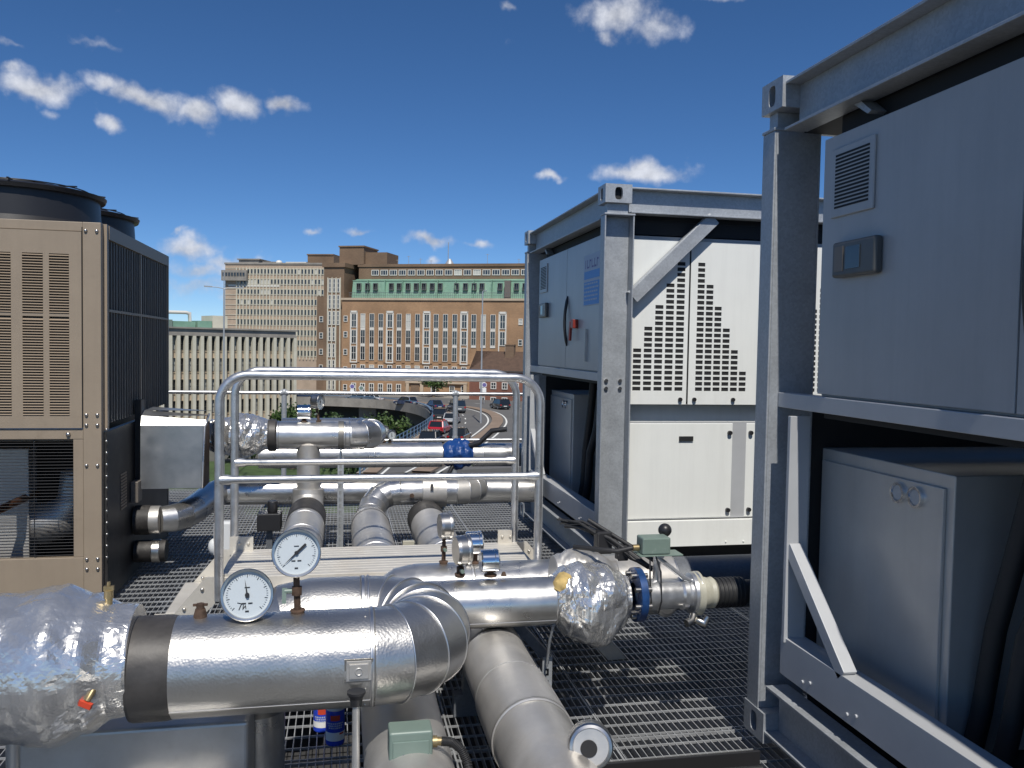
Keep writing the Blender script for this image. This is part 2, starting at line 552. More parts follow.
# fair-weather clouds: bearing, elevation, half width, half height (degrees), tilt, density
CL = [(-17.68, 14.29, 2.4, .95, 0, 1), (-18.98, 14.94, .8, .45, 0, .7), (-11.9, 14.6, 3.0, .9, 12, 1), (-14.16, 15.02, 1.4, .75, 5, .9), (-9.1, 14.05, 1.7, .9, 10, 1),
      (-6.67, 14.82, 1.6, 1.1, 5, 1), (-3.73, 14.91, 1.55, .8, 3, 1), (-14.01, 12.86, .9, .65, 10, .95), (-16.97, 12.81, .6, .45, 0, .5), (-14.69, 17.11, 2.3, .4, 5, .5),
      (17.96, 21.05, 2.8, 1.35, 0, .95), (17.6, 19.8, 1.2, .8, 0, .7), (20.39, 20.07, 2.0, 1.0, -10, .7), (19.96, 11.57, 3.5, .78, 1, 1), (13.63, 11.27, 1.1, .38, 0, .9),
      (-9.38, 5.86, 2.4, .85, 0, .95), (-6.69, 5.13, 2.4, .7, 0, .85), (-8.79, 4.66, 2.8, .85, 0, .85), (-9.08, 3.58, 3.2, .8, 0, .75), (-9.96, 6.69, .8, .3, 0, .7),
      (-2.05, 7.32, 1.0, .33, 0, .75), (.96, 7.39, 1.2, .4, 0, .8), (5.76, 7.1, 1.75, .58, 3, .95), (8.96, 6.86, 1.1, .33, 0, .75), (6.11, 5.6, .7, .45, 0, .7),
      (10.5, 21.68, .65, .5, 0, .6), (24.49, 21.6, 1.9, .35, 0, .7), (-19.16, 16.32, .7, .3, 0, .5),
      (60, 25, 9, 2.5, 0, 1), (110, 35, 10, 3, 0, 1), (-70, 30, 10, 3, 8, 1), (-120, 22, 12, 2.5, 0, 1), (160, 18, 12, 3, 0, 1), (-160, 40, 9, 3, 0, 1), (75, 50, 8, 4, 0, 1), (-60, 55, 7, 4, 0, 1)]
last = None
for az, el, hw, hh, tl, den in CL:
    a, e = math.radians(az), math.radians(el)
    cd = V((math.sin(a) * math.cos(e), math.cos(a) * math.cos(e), math.sin(e)))
    rt = V((math.cos(a), -math.sin(a), 0)); up = rt.cross(cd)
    t = math.radians(tl)
    rx = rt * math.cos(t) - up * math.sin(t); uz = rt * math.sin(t) + up * math.cos(t)
    mp = nt.nodes.new('ShaderNodeMapping'); mp.vector_type = 'TEXTURE'
    mp.inputs['Location'].default_value = cd
    mp.inputs['Rotation'].default_value = Matrix((rx, cd, uz)).transposed().to_euler('XYZ')
    mp.inputs['Scale'].default_value = (math.radians(hw), .4, math.radians(hh))
    L(ad.outputs['Vector'], mp.inputs['Vector'])
    ln = nt.nodes.new('ShaderNodeVectorMath'); ln.operation = 'LENGTH'
    L(mp.outputs['Vector'], ln.inputs[0])
    mr = nt.nodes.new('ShaderNodeMapRange'); mr.inputs['From Min'].default_value = 1.35; mr.inputs['From Max'].default_value = .2; mr.inputs['To Max'].default_value = den
    L(ln.outputs['Value'], mr.inputs['Value'])
    if last is None:
        last = mr.outputs['Result']
    else:
        mx = nt.nodes.new('ShaderNodeMath'); mx.operation = 'MAXIMUM'
        L(last, mx.inputs[0]); L(mr.outputs['Result'], mx.inputs[1]); last = mx.outputs[0]
fn = nt.nodes.new('ShaderNodeTexNoise'); fn.inputs['Scale'].default_value = 34; fn.inputs['Detail'].default_value = 8; fn.inputs['Roughness'].default_value = .58
L(tc.outputs['Generated'], fn.inputs['Vector'])
am = nt.nodes.new('ShaderNodeMath'); am.operation = 'MULTIPLY_ADD'; am.inputs[1].default_value = 1.15; am.inputs[2].default_value = -.555
L(fn.outputs['Fac'], am.inputs[0])
sm = nt.nodes.new('ShaderNodeMath'); sm.operation = 'ADD'; L(last, sm.inputs[0]); L(am.outputs[0], sm.inputs[1])
fm = nt.nodes.new('ShaderNodeMapRange'); fm.interpolation_type = 'SMOOTHSTEP'
fm.inputs['From Min'].default_value = .24; fm.inputs['From Max'].default_value = 1.1; fm.inputs['To Max'].default_value = .93
L(sm.outputs[0], fm.inputs['Value'])
cc = nt.nodes.new('ShaderNodeMapRange'); cc.inputs['From Min'].default_value = .35; cc.inputs['From Max'].default_value = .7
cc.inputs['To Min'].default_value = 4.9; cc.inputs['To Max'].default_value = 8.0
L(fn.outputs['Fac'], cc.inputs['Value'])
cv = nt.nodes.new('ShaderNodeVectorMath'); cv.operation = 'SCALE'; cv.inputs[0].default_value = (.93, .965, 1.06)
L(cc.outputs['Result'], cv.inputs['Scale'])
mixn = nt.nodes.new('ShaderNodeMix'); mixn.data_type = 'RGBA'
L(fm.outputs['Result'], mixn.inputs['Factor']); hs = nt.nodes.new('ShaderNodeHueSaturation'); hs.inputs['Saturation'].default_value = 1.12
L(sky.outputs['Color'], hs.inputs['Color']); L(hs.outputs['Color'], mixn.inputs['A']); L(cv.outputs['Vector'], mixn.inputs['B'])
L(mixn.outputs['Result'], bg.inputs['Color'])

SC.view_settings.view_transform = 'Standard'; SC.view_settings.look = 'None'
SC.view_settings.exposure = 0; SC.view_settings.gamma = 1
SC.render.engine = 'CYCLES'
SC.cycles.max_bounces = 8; SC.cycles.glossy_bounces = 5; SC.cycles.diffuse_bounces = 4
SC.cycles.sample_clamp_indirect = 6
SC.cycles.use_denoising = True


def structure(mb, name, mat, **k):
    return tag(mb.build(name, mat, None, **k), None, None, None, 'structure')


# ------------------------------------------------------------------ roof and open steel grating
g = MB()
x = -4.2
i = 0
while x < 6.4:
    g.box(x - .0018, -3.5, -.03, x + .0018, 9.7, 0)
    x += .0305
y = -3.5
while y < 9.7:
    g.box(-4.2, y - .0022, -.008, 6.4, y + .0022, .0012)
    y += .1
for xx in (-3.15, -1.95, -.75, .45, 1.095, 2.4, 3.6, 4.8):       # panel edges
    g.box(xx - .004, -3.5, -.032, xx + .004, 9.7, .003)
for yy in (-.3, 1.7, 3.27, 4.75, 6.72, 8.7):
    g.box(-4.2, yy - .0025, -.012, 6.4, yy + .0025, .002)
structure(g, 'floor', 'grating')
g = MB()
for yy in (-1.5, .5, 2.2, 4.4, 6.4, 8.3, 9.6):
    g.box(-4.2, yy - .05, -.19, 6.4, yy + .05, -.034)
for xx in (-3.8, -1.1, 1.2, 3.6, 6.2):
    g.box(xx - .07, -3.5, -.45, xx + .07, 9.7, -.192)
structure(g, 'floor_beams', 'galv_dark')
g = MB(); g.box(-14, -12, -14.5, 14, 9.9, -.47)
structure(g, 'roof', 'roof')


# ------------------------------------------------------------------ ISO framed chiller container
def plate_hole(mb, c, ax, ay, az, w, h, rw, rh, dep, n=20):
    """rectangular plate facing -az with an oval hole and its inner wall; c centre of the outer face"""
    c, ax, ay, az = V(c), V(ax), V(ay), V(az)
    inn, out = [], []
    for k in range(n):
        t = 2 * PI * (k + .5) / n
        ct, st = math.cos(t), math.sin(t)
        e = .62
        inn.append((rw * math.copysign(abs(ct) ** e, ct), rh * math.copysign(abs(st) ** e, st)))
        s = min(w / 2 / max(1e-6, abs(ct)), h / 2 / max(1e-6, abs(st)))
        out.append((s * ct, s * st))
    # corner vertices
    for k in range(n):
        k2 = (k + 1) % n
        p = lambda q, d=0: c + ax * q[0] + ay * q[1] + az * d
        o1, o2 = out[k], out[k2]
        pts = [p(inn[k2]), p(inn[k]), p(o1)]
        if abs(abs(o1[0]) - w / 2) < 1e-6 and abs(abs(o2[1]) - h / 2) < 1e-6 and abs(abs(o2[0]) - w / 2) > 1e-6:
            pts.append(p((math.copysign(w / 2, o1[0]), math.copysign(h / 2, o2[1]))))
        elif abs(abs(o1[1]) - h / 2) < 1e-6 and abs(abs(o2[0]) - w / 2) < 1e-6 and abs(abs(o1[0]) - w / 2) > 1e-6:
            pts.append(p((math.copysign(w / 2, o2[0]), math.copysign(h / 2, o1[1]))))
        pts.append(p(o2))
        mb.face(pts)
        mb.face([p(inn[k]), p(inn[k2]), p(inn[k2], dep), p(inn[k], dep)])


def vent_panel(mb, x0, z0, x1, z1, y, gx, gz, cw, ch, sw, sh, cols, rows, holes, dep=.012):
    """panel in the plane y (facing -y) with rectangular slots cut through: gx,gz lower-left of the cell grid"""
    xs, zs = gx + cw * cols, gz + ch * rows
    q = lambda a, b, c, d: mb.face([(a, y, b), (c, y, b), (c, y, d), (a, y, d)])
    q(x0, z0, x1, gz); q(x0, zs, x1, z1); q(x0, gz, gx, zs); q(xs, gz, x1, zs)
    for i in range(cols):
        for j in range(rows):
            a, b = gx + i * cw, gz + j * ch
            c, d = a + cw, b + ch
            if (i, j) not in holes:
                q(a, b, c, d); continue
            ia, ic = a + (cw - sw) / 2, c - (cw - sw) / 2
            ib, id_ = b + (ch - sh) / 2, d - (ch - sh) / 2
            q(a, b, c, ib); q(a, id_, c, d); q(a, ib, ia, id_); q(ic, ib, c, id_)
            I = [(ia, ib), (ic, ib), (ic, id_), (ia, id_)]
            for k in range(4):
                (xa, za), (xb, zb) = I[k], I[(k + 1) % 4]
                mb.face([(xa, y, za), (xb, y, zb), (xb, y + dep, zb), (xa, y + dep, za)])


def container(X, Y, Z, label, extras):
    root = thing('container_chiller', label, 'chiller', (X, Y, Z), 'chillers in galvanised container frames')
    LX, LY, LZ = 6.06, 2.438, 2.595
    T = lambda mb, name, mat, par=root, **k: mb_shift(mb, X, Y, Z).build(name, mat, par, **k)
    # corner castings
    for cx in (0, LX - .178):
        for cy in (0, LY - .162):
            for cz in (0, LZ - .118):
                m = MB()
                w_, d_, h_ = .178, .162, .118
                if cx == 0:
                    plate_hole(m, (0, cy + d_ / 2, cz + h_ / 2), (0, -1, 0), (0, 0, 1), (1, 0, 0), d_, h_, .026, .04, .03)
                    if cy == 0:
                        plate_hole(m, (cx + w_ / 2, 0, cz + h_ / 2), (1, 0, 0), (0, 0, 1), (0, 1, 0), w_, h_, .026, .04, .03)
                    else:
                        m.face([(0, cy, cz), (w_, cy, cz), (w_, cy, cz + h_), (0, cy, cz + h_)])
                    m.face([(0, cy, cz + h_), (w_, cy, cz + h_), (w_, cy + d_, cz + h_), (0, cy + d_, cz + h_)])
                    m.face([(0, cy, cz), (0, cy + d_, cz), (w_, cy + d_, cz), (w_, cy, cz)])
                    m.face([(w_, cy, cz), (w_, cy + d_, cz), (w_, cy + d_, cz + h_), (w_, cy, cz + h_)])
                    m.face([(0, cy + d_, cz), (0, cy + d_, cz + h_), (w_, cy + d_, cz + h_), (w_, cy + d_, cz)])
                else:
                    m.box(cx, cy, cz, cx + w_, cy + d_, cz + h_)
                c = T(m, 'corner_casting', 'galv')
                if cx == 0:
                    h = MB()
                    h.box(.0335, cy + .012, cz + .012, .06, cy + d_ - .012, cz + h_ - .012)
                    if cy == 0:
                        h.box(.012, .0335, cz + .012, w_ - .012, .06, cz + h_ - .012)
                    T(h, 'casting_hole', 'black', c)
    # posts: channels opening outwards
    for cx, far in ((0.004, 0), (0.004, 1), (LX - .203, 0), (LX - .203, 1)):
        ya = .012 if not far else LY - .012
        yb = .105 if not far else LY - .105
        m = MB()
        m.box(cx, ya, .118, cx + .009, yb, 2.40)
        m.box(cx + .190, ya, .118, cx + .199, yb, 2.40)
        sgn = 1 if not far else -1
        m.box(cx + .0095, yb - .009 * sgn, .118, cx + .1895, yb, 2.40)
        m.box(cx - .004, min(ya, yb) - .004, 2.4005, cx + .203, max(ya, yb) + .004, 2.412)
        m.box(cx + .02, min(ya, yb) + .02, 2.412, cx + .16, max(ya, yb) - .01, 2.477)
        p = T(m, 'post', 'galv', bev=.002)
        if not far and cx < 1:
            for bx in (.06, .155):
                for bz in (1.285, 1.335):
                    T(MB().cyl((bx, .096, bz), (bx, .084, bz), .013, n=6), 'bolt', 'steel', p)
    # beams
    def chan(name, axis, z0, z1, a0, a1, face, mat='galv', th=.01, fl=.095):
        m = MB()
        if axis == 'y':      # face at x=face opening outwards (-x)
            s = 1 if face < 3 else -1
            m.box(face + s * .06, a0, z0 + th, face + s * (.06 + th), a1, z1 - th)
            m.box(face, a0, z1 - th, face + s * fl, a1, z1)
            m.box(face, a0, z0, face + s * fl, a1, z0 + th)
        else:
            s = 1 if face < 1 else -1
            m.box(a0, face + s * .06, z0 + th, a1, face + s * (.06 + th), z1 - th)
            m.box(a0, face, z1 - th, a1, face + s * fl, z1)
            m.box(a0, face, z0, a1, face + s * fl, z0 + th)
        return T(m, name, mat, bev=.0015)
    chan('roof_beam', 'y', 2.387, 2.572, .163, LY - .163, .012)
    chan('roof_beam', 'y', 2.387, 2.572, .163, LY - .163, LX - .012)
    chan('roof_beam', 'x', 2.418, 2.582, .179, LX - .179, .01)
    chan('roof_beam', 'x', 2.418, 2.582, .179, LX - .179, LY - .01)
    chan('base_beam', 'y', .04, .233, .163, LY - .163, .004)
    chan('base_beam', 'y', .04, .233, .163, LY - .163, LX - .004)
    chan('base_beam', 'x', .01, .11, .179, LX - .179, .012)
    chan('base_beam', 'x', .01, .11, .179, LX - .179, LY - .012)
    m = MB(); m.box(.05, .107, 1.325, .11, LY - .107, 1.383)
    T(m, 'cross_beam', 'grey_paint', bev=.003)
    # upright and diagonal stay at the end
    m = MB(); m.box(.022, 2.18, .435, .105, 2.20, 1.30)
    T(m, 'stay', 'grey_paint', bev=.002)
    m = MB(); m.bar((.055, 2.19, .80), (.055, 1.815, .447), .05, .05, up=(1, 0, 0))
    T(m, 'diagonal_stay', 'grey_paint', bev=.002)
    # skid
    m = MB(); m.box(.03, .13, .305, .115, LY - .22, .452)
    for yy in (.5, 1.1, 1.72, 2.0):
        m.cyl((.031, yy, .35), (.024, yy, .35), .007, n=8); m.cyl((.031, yy + .05, .335), (.024, yy + .05, .335), .007, n=8)
    T(m, 'skid', 'grey_paint', bev=.002)
    # machine body inside, black infill for the shade around it
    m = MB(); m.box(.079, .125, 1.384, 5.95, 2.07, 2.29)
    T(m, 'casing', 'shaded_end_paint')
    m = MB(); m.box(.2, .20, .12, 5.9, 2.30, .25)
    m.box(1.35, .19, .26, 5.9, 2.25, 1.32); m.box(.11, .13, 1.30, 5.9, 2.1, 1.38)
    m.box(.12, .135, 2.30, 5.9, 2.06, 2.388); m.box(.11, .135, 2.389, 5.9, 2.30, 2.53); m.box(.2, 2.345, .255, 5.9, 2.36, 1.34)  # slab behind the roof beams added to keep sun off the posts
    T(m, 'shade_infill', 'black')
    # end door with grille, display and handle
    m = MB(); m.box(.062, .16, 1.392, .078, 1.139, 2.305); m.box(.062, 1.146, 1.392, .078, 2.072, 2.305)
    door = T(m, 'end_door', 'shaded_end_paint', bev=.002)
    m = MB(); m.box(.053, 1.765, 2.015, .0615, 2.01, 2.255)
    gr = T(m, 'vent_grille', 'shaded_end_paint', door, bev=.003)
    m = MB()
    for k in range(15):
        z = 2.045 + k * .0128
        m.box(.0515, 1.79, z, .0535, 1.985, z + .0072)
    T(m, 'grille_slot', 'black', gr)
    m = MB(); m.box(.030, 1.71, 1.80, .0615, 1.955, 1.922)
    ds = T(m, 'control_display', 'display_grey', door, bev=.01, seg=3)
    m = MB(); m.box(.0275, 1.79, 1.825, .0295, 1.87, 1.9)
    T(m, 'screen', 'glass', ds)
    m = MB(); m.box(.0275, 1.885, 1.82, .0295, 1.935, 1.905)
    T(m, 'keypad', 'coil_frame', ds)
    pts = arc((.055, 1.165, 1.67), (0, 0, 1), (-1, 0, 0), .17, -.9, .9, 10)
    pts = [V((.06 - .022 * math.sin(PI * i / 10), 1.098, 1.56 + .38 * i / 10)) for i in range(11)]
    T(MB().tube(pts, [.006] + [.0115] * 9 + [.006], 10), 'door_handle', 'black_plastic', door)
    m = MB()
    for k in range(2):
        m.box(.045, .55 + k * .012, 1.45, .0615, .556 + k * .012, 1.68)
    T(m, 'hinge', 'cab_grey', door)
    # lower cabinets
    m = MB(); m.box(.26, 1.59, .258, 1.25, 2.345, 1.16)
    cb = T(m, 'steel_cabinet', 'cab_grey', bev=.004)
    m = MB(); m.box(.247, 1.625, .275, .2595, 2.325, 1.115)
    T(m, 'cabinet_door', 'cab_grey', cb, bev=.003)
    for yy in (1.752, 1.843):
        m = MB(); m.lathe((.247, yy, 1.065), (-1, 0, 0), [(0, .036), (.012, .036), (.012, .028), (.006, .026), (.006, 0)], 24)
        gg = T(m, 'round_gauge', 'chrome', cb)
        T(MB().lathe((.2395, yy, 1.065), (-1, 0, 0), [(0, .0255), (.0005, 0)], 20), 'gauge_face', 'grey_paint', gg)
    m = MB(); m.box(.33, .33, .258, 1.2, .92, 1.13)
    cb2 = T(m, 'steel_cabinet', 'cab_grey', bev=.004)
    m = MB()
    for k, (ya, yb) in enumerate(((1.5, 1.35), (1.42, 1.2))):
        m.tube([(.36 + .05 * k, 1.36 - .12 * k, 1.27), (.36 + .05 * k, 1.43 - .12 * k, 1.0), (.35, 1.50 - .12 * k, .7), (.35, 1.545 - .12 * k, .42), (.33, 1.56 - .12 * k, .27)], .032, 12)
    T(m, 'black_hose', 'rubber')
    # long side: upper panels with stepped slot pattern
    m, dark, lowp, knob = MB(), MB(), MB(), MB()
    yP = .115
    for q in range(5):
        ox = .06 + 1.12 * q
        jx = ox + .575
        hl = {(5 - k, r) for k in range(6) for r in range(24 - 4 * k)}
        hr = {(k, r) for k in range(6) for r in range(24 - 4 * k)}
        vent_panel(m, ox + .005, 1.18, jx - .006, 2.267, yP, jx - .025 - 6 * .074, 1.265, .074, .0362, .056, .0245, 6, 24, hl, .004)
        vent_panel(m, jx + .006, 1.18, ox + 1.115, 2.267, yP, jx + .05, 1.265, .063, .0362, .05, .0245, 6, 24, hr, .004)
        dark.box(jx - .012, yP + .002, 1.2, jx + .012, yP + .0038, 2.26)
        for kx in (ox + .12, jx - .05, jx + .05, jx + .33):
            knob.cyl((kx, yP - .001, 1.213), (kx, yP - .014, 1.213), .014, n=12)
        lx0 = ox + .0
        lowp.box(lx0 + .14, .15, .405, lx0 + .93, .17, 1.05) if q == 0 else lowp.box(lx0 - .09, .15, .405, lx0 + .93, .17, 1.05)
        for kx in (lx0 + .965 - .06, lx0 + 1.03 + .03):
            for kz in (.455, .985):
                knob.cyl((kx, .149, kz), (kx, .13, kz), .015, n=12)
    m.face([(.065, yP, 2.267), (5.66, yP, 2.267), (5.66, yP + .02, 2.267), (.065, yP + .02, 2.267)])
    m.face([(.065, yP, 1.18), (.065, yP + .02, 1.18), (5.66, yP + .02, 1.18), (5.66, yP, 1.18)])
    T(m, 'slotted_side_panel', 'white_paint')
    dark.box(.08, yP + .0042, 1.2, 5.7, yP + .0062, 2.25)
    T(dark, 'vent_backing', 'black')
    T(lowp, 'service_panel', 'white_paint', bev=.004)
    m = MB(); m.box(.12, .153, .40, 5.7, .165, 1.06)
    T(m, 'side_panel_gap', 'grey_paint')
    m = MB(); m.box(.12, .195, 1.055, 5.7, .21, 1.175)
    T(m, 'side_recess', 'white_paint')
    m = MB(); m.box(.10, .128, .215, 5.75, .19, .392)
    for kx in (.95, 1.08, 2.0, 2.2):
        m.cyl((kx, .129, .24), (kx, .122, .24), .007, n=8)
    T(m, 'side_skirt', 'white_paint', bev=.004)
    T(knob, 'panel_knob', 'black_plastic')
    m = MB(); m.box(.60, .1405, .93, .70, .148, .962)
    T(m, 'panel_slot', 'black')
    m = MB(); m.bar((.215, .05, 1.88), (.77, .05, 2.415), .014, .085, up=(-.69, 0, .72)); m.bar((.186, .075, 1.91), (.74, .075, 2.445), .05, .01, up=(-.69, 0, .72))
    T(m, 'diagonal_brace', 'galv', bev=.0015)
    m = MB(); m.prism([(1.86, 2.386), (1.80, 2.340), (1.82, 2.334), (1.90, 2.386)], 'yz', .06, .118)
    T(m, 'roof_bracket', 'galv')
    m = MB(); m.lathe((1.19, yP - .0015, 1.235), (0, -1, 0), [(0, .034), (.001, .034), (.001, .027), (0, .027)], 24)
    m.bar((1.168, yP - .002, 1.257), (1.212, yP - .002, 1.213), .0015, .006, up=(.7, 0, .7))
    st = T(m, 'warning_sticker', 'red_tag')
    T(MB().lathe((1.19, yP - .0008, 1.235), (0, -1, 0), [(0, .036), (.0004, 0)], 24), 'sticker_ground', 'can_white', st)
    extras(root, T, door)
    return root


def mb_shift(mb, X, Y, Z):
    mb.v = [(a + X, b + Y, c + Z) for a, b, c in mb.v]
    return mb


def near_extras(root, T, door):
    pass


def far_extras(root, T, door):
    m = MB(); m.box(.058, .26, 1.845, .0615, .66, 2.20)
    p = T(m, 'notice_sheet', 'poster_pale', door)
    p['label'] = 'blue and white notice sheet stuck on the end door'
    m = MB(); m.box(.0572, .275, 1.85, .0578, .645, 2.01); T(m, 'notice_block', 'poster_blue', p)
    m = MB(); m.box(.0572, .275, 2.03, .0578, .645, 2.085); T(m, 'notice_band', 'poster_blue', p)
    m = MB()
    rnd = random.Random(3)
    yy = .62
    while yy > .31:                      # large illegible violet lettering
        wd = rnd.choice((.025, .035, .045))
        m.box(.0572, yy - .009, 2.105, .0578, yy, 2.165)
        if wd > .03:
            z = rnd.choice((2.105, 2.15))
            m.box(.0570, yy - wd, z, .0576, yy - .0095, z + .012)
        yy -= wd + .016
    T(m, 'notice_lettering', 'poster_violet', p)
    m = MB()
    for k in range(5):
        yy = .63
        z = 1.99 - k * .028
        while yy > .32:
            wd = rnd.uniform(.015, .05)
            m.box(.0566, yy - wd, z, .0571, yy, z + .012)
            yy -= wd + .012
    T(m, 'notice_text', 'poster_pale', p)
    m = MB(); m.box(.02, .79, 1.69, .0615, .86, 1.755); m.bar((.03, .88, 1.74), (.03, .90, 1.60), .022, .02, up=(1, 0, 0))
    i = T(m, 'isolator_switch', 'red', door, bev=.004)


CN = container(1.64, .742, .06, 'nearest galvanised container chiller filling the right side, its end door in shade', near_extras)
CF = container(1.64, 5.23, .06, 'farther galvanised container chiller with white slotted side panels and a blue notice', far_extras)


# ------------------------------------------------------------------ brown louvred chiller at the left
CX, CY = -1.37, 5.40
bc = thing('brown_chiller', 'brown beige air-cooled chiller with louvred front and black roof fans', 'chiller', (CX, CY, 0))
XL = -3.75
YB = 7.27
m = MB()
m.box(CX - .118, CY, .02, CX - .018, CY + .06, 2.29)                      # corner post front
m.box(XL, CY + .004, 1.015, CX - .119, CY + .03, 1.075)
m.box(XL, CY + .004, .03, CX - .119, CY + .05, .31); m.box(CX - .175, CY + .006, .311, CX - .1195, CY + .04, 1.014)
m.box(CX - .62, CY + .002, .32, CX - .585, CY + .03, 1.01)
m.box(XL, CY + .031, 1.0, CX - .16, CY + 1.75, 1.05)
m.box(XL, CY + .004, 2.235, CX - .119, CY + .04, 2.29)
bf = m.build('frame', 'brown', bc, bev=.003)
for z in (.24, .30, .86, 1.10, 1.16, 2.24):
    for xx in (CX - .10, CX - .04):
        MB().sphere((xx, CY - .002, z), .011, 8, 6).build('bolt', 'steel', bf)
for xx, z, r_ in ((CX - .2, 1.045, .014), (CX - .62, .26, .012)):
    MB().sphere((xx, CY, z), r_, 8, 6).build('bolt', 'steel', bf)
for k in range(12):
    MB().sphere((CX + .002, CY + .03, .3 + k * .07), .008, 8, 6).build('bolt', 'steel', bf)
# louvred upper panel assembled from stiles around the louvre openings
PX1 = CX - .123
blocks = []
xr = PX1 - .155
m = MB()
px_prev = PX1
COLS = [(-1.667, -1.56), (-1.81, -1.70), (-1.98, -1.87), (-2.12, -2.01), (-2.29, -2.18), (-2.43, -2.32), (-2.60, -2.49), (-2.74, -2.63)]
for x0, x1 in COLS:
    m.box(x1, CY - .006, 1.082, px_prev, CY + .012, 2.232)
    m.box(x0, CY - .006, 2.10, x1, CY + .012, 2.232)
    m.box(x0, CY - .006, 1.735, x1, CY + .012, 1.752)
    m.box(x0, CY - .006, 1.082, x1, CY + .012, 1.155)
    px_prev = x0
    blocks.append((x0, x1))
m.box(XL, CY - .006, 1.082, px_prev, CY + .012, 2.232)
lp = m.build('louvred_panel', 'brown', bc)
m = MB(); m.box(XL, CY + .03, 1.09, PX1, CY + .035, 2.23); m.build('louvre_backing', 'coil', lp)
for x0, x1 in blocks:
    m = MB()
    for za, zb in ((1.157, 1.733), (1.754, 2.098)):
        z = za
        while z < zb - .012:
            m.face([(x0, CY + .007, z + .0142), (x1, CY + .007, z + .0142), (x1, CY - .011, z + .003), (x0, CY - .011, z + .003)][::-1])
            m.face([(x0, CY - .011, z + .003), (x1, CY - .011, z + .003), (x1, CY - .006, z), (x0, CY - .006, z)][::-1])
            z += .0158
    m.build('louvre', 'brown_dark', lp)
m = MB(); m.box(PX1 + .001, CY - .004, 1.085, PX1 + .0045, CY + .01, 2.26); m.build('panel_joint', 'black', bc)
# lower bay
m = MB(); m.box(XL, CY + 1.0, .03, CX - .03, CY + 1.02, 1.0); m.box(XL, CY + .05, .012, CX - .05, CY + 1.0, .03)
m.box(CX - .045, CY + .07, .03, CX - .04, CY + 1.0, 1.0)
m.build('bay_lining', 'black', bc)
m = MB(); m.box(-2.5, CY + .35, .15, -1.90, CY + .5, .92); m.build('control_box', 'cab_grey', bc, bev=.004)
m = MB()
cpts = [(-2.0, CY + .5, .42), (-1.86, CY + .5, .42), (-1.74, CY + .5, .46), (-1.68, CY + .5, .56), (-1.67, CY + .5, .74)]
m.tube(cpts, [.13, .135, .125, .1, .09], 20)
for k in range(9):
    m.torus((-1.67 + .002 * k, CY + .5, .58 + k * .022), (0, 0, 1), .098, .007, 20, 5)
m.lathe((-2.02, CY + .5, .42), (-1, 0, 0), [(0, .13), (.04, .12), (.06, .05), (.06, 0)], 20)
m.build('compressor', 'dull_alu', bc)
m = MB()
z = .325
while z < 1.01:
    m.cyl((XL, CY + .012, z), (CX - .151, CY + .012, z), .0022, n=5, cap=False)
    z += .0185
for xx in (-2.9, -2.35, -1.98, -1.76):
    m.cyl((xx, CY + .016, .315), (xx, CY + .016, 1.015), .003, n=5, cap=False)
m.build('wire_guard', 'fan_black', bc)
m = MB(); m.tube([(-2.9, CY - .5, .30), (-2.2, CY - .25, .47), (-1.95, CY + .2, .60), (-1.9, CY + .5, .62)], .025, 12)
m.build('copper_line', 'copper', bc)
# coil side
m = MB(); m.box(CX - .02, CY + .10, 1.10, CX - .012, YB, 2.2)
cs = m.build('condenser_coil', 'coil', bc)
m = MB()
yy = CY + .10
k = 0
while yy < YB - .02:
    m.box(CX - .0125, yy, 1.10, CX - .004, yy + .012, 2.2); yy += .062 if k % 3 else .075; k += 1
m.build('coil_rib', 'coil_frame', cs)
m = MB(); m.box(CX - .02, CY + .062, 1.06, CX, CY + .098, 2.29); m.box(CX - .02, CY + .102, 2.205, CX + .004, YB, 2.285)
m.box(CX - .012, CY + .101, 1.772, CX + .002, YB, 1.788); m.box(CX - .012, CY + .92, 1.1, CX + .003, CY + .945, 2.2); m.box(CX - .02, YB + .001, .02, CX + .003, YB + .03, 2.285)
m.build('coil_frame', 'brown_dark', cs)
m = MB(); m.box(CX - .03, CY + .055, .02, CX, YB, 1.055)
sp = m.build('side_panel', 'dark_panel', bc)
m = MB()
for k in range(12):
    for j in range(3):
        m.box(CX + .001, CY + .36 + j * .05, .52 + k * .02, CX + .006, CY + .40 + j * .05, .532 + k * .02)
m.build('pressed_mesh', 'brown_dark', sp)
m = MB(); m.box(CX + .001, CY + .62, .52, CX + .05, CY + .74, .66); m.build('terminal_box', 'coil_frame', sp, bev=.004)
m = MB(); m.box(XL, CY + .055, 2.2, CX - .022, YB, 2.288); m.build('deck_plate', 'brown_dark', bc)
m = MB(); m.box(CX - .03, CY + .03, .0, CX - .01, YB, .0195); m.box(XL, CY + .03, 0, XL + .2, YB, .0195); m.box(-2.6, CY + .03, 0, -2.4, YB, .0195); m.build('base_rail', 'galv_dark', bc)
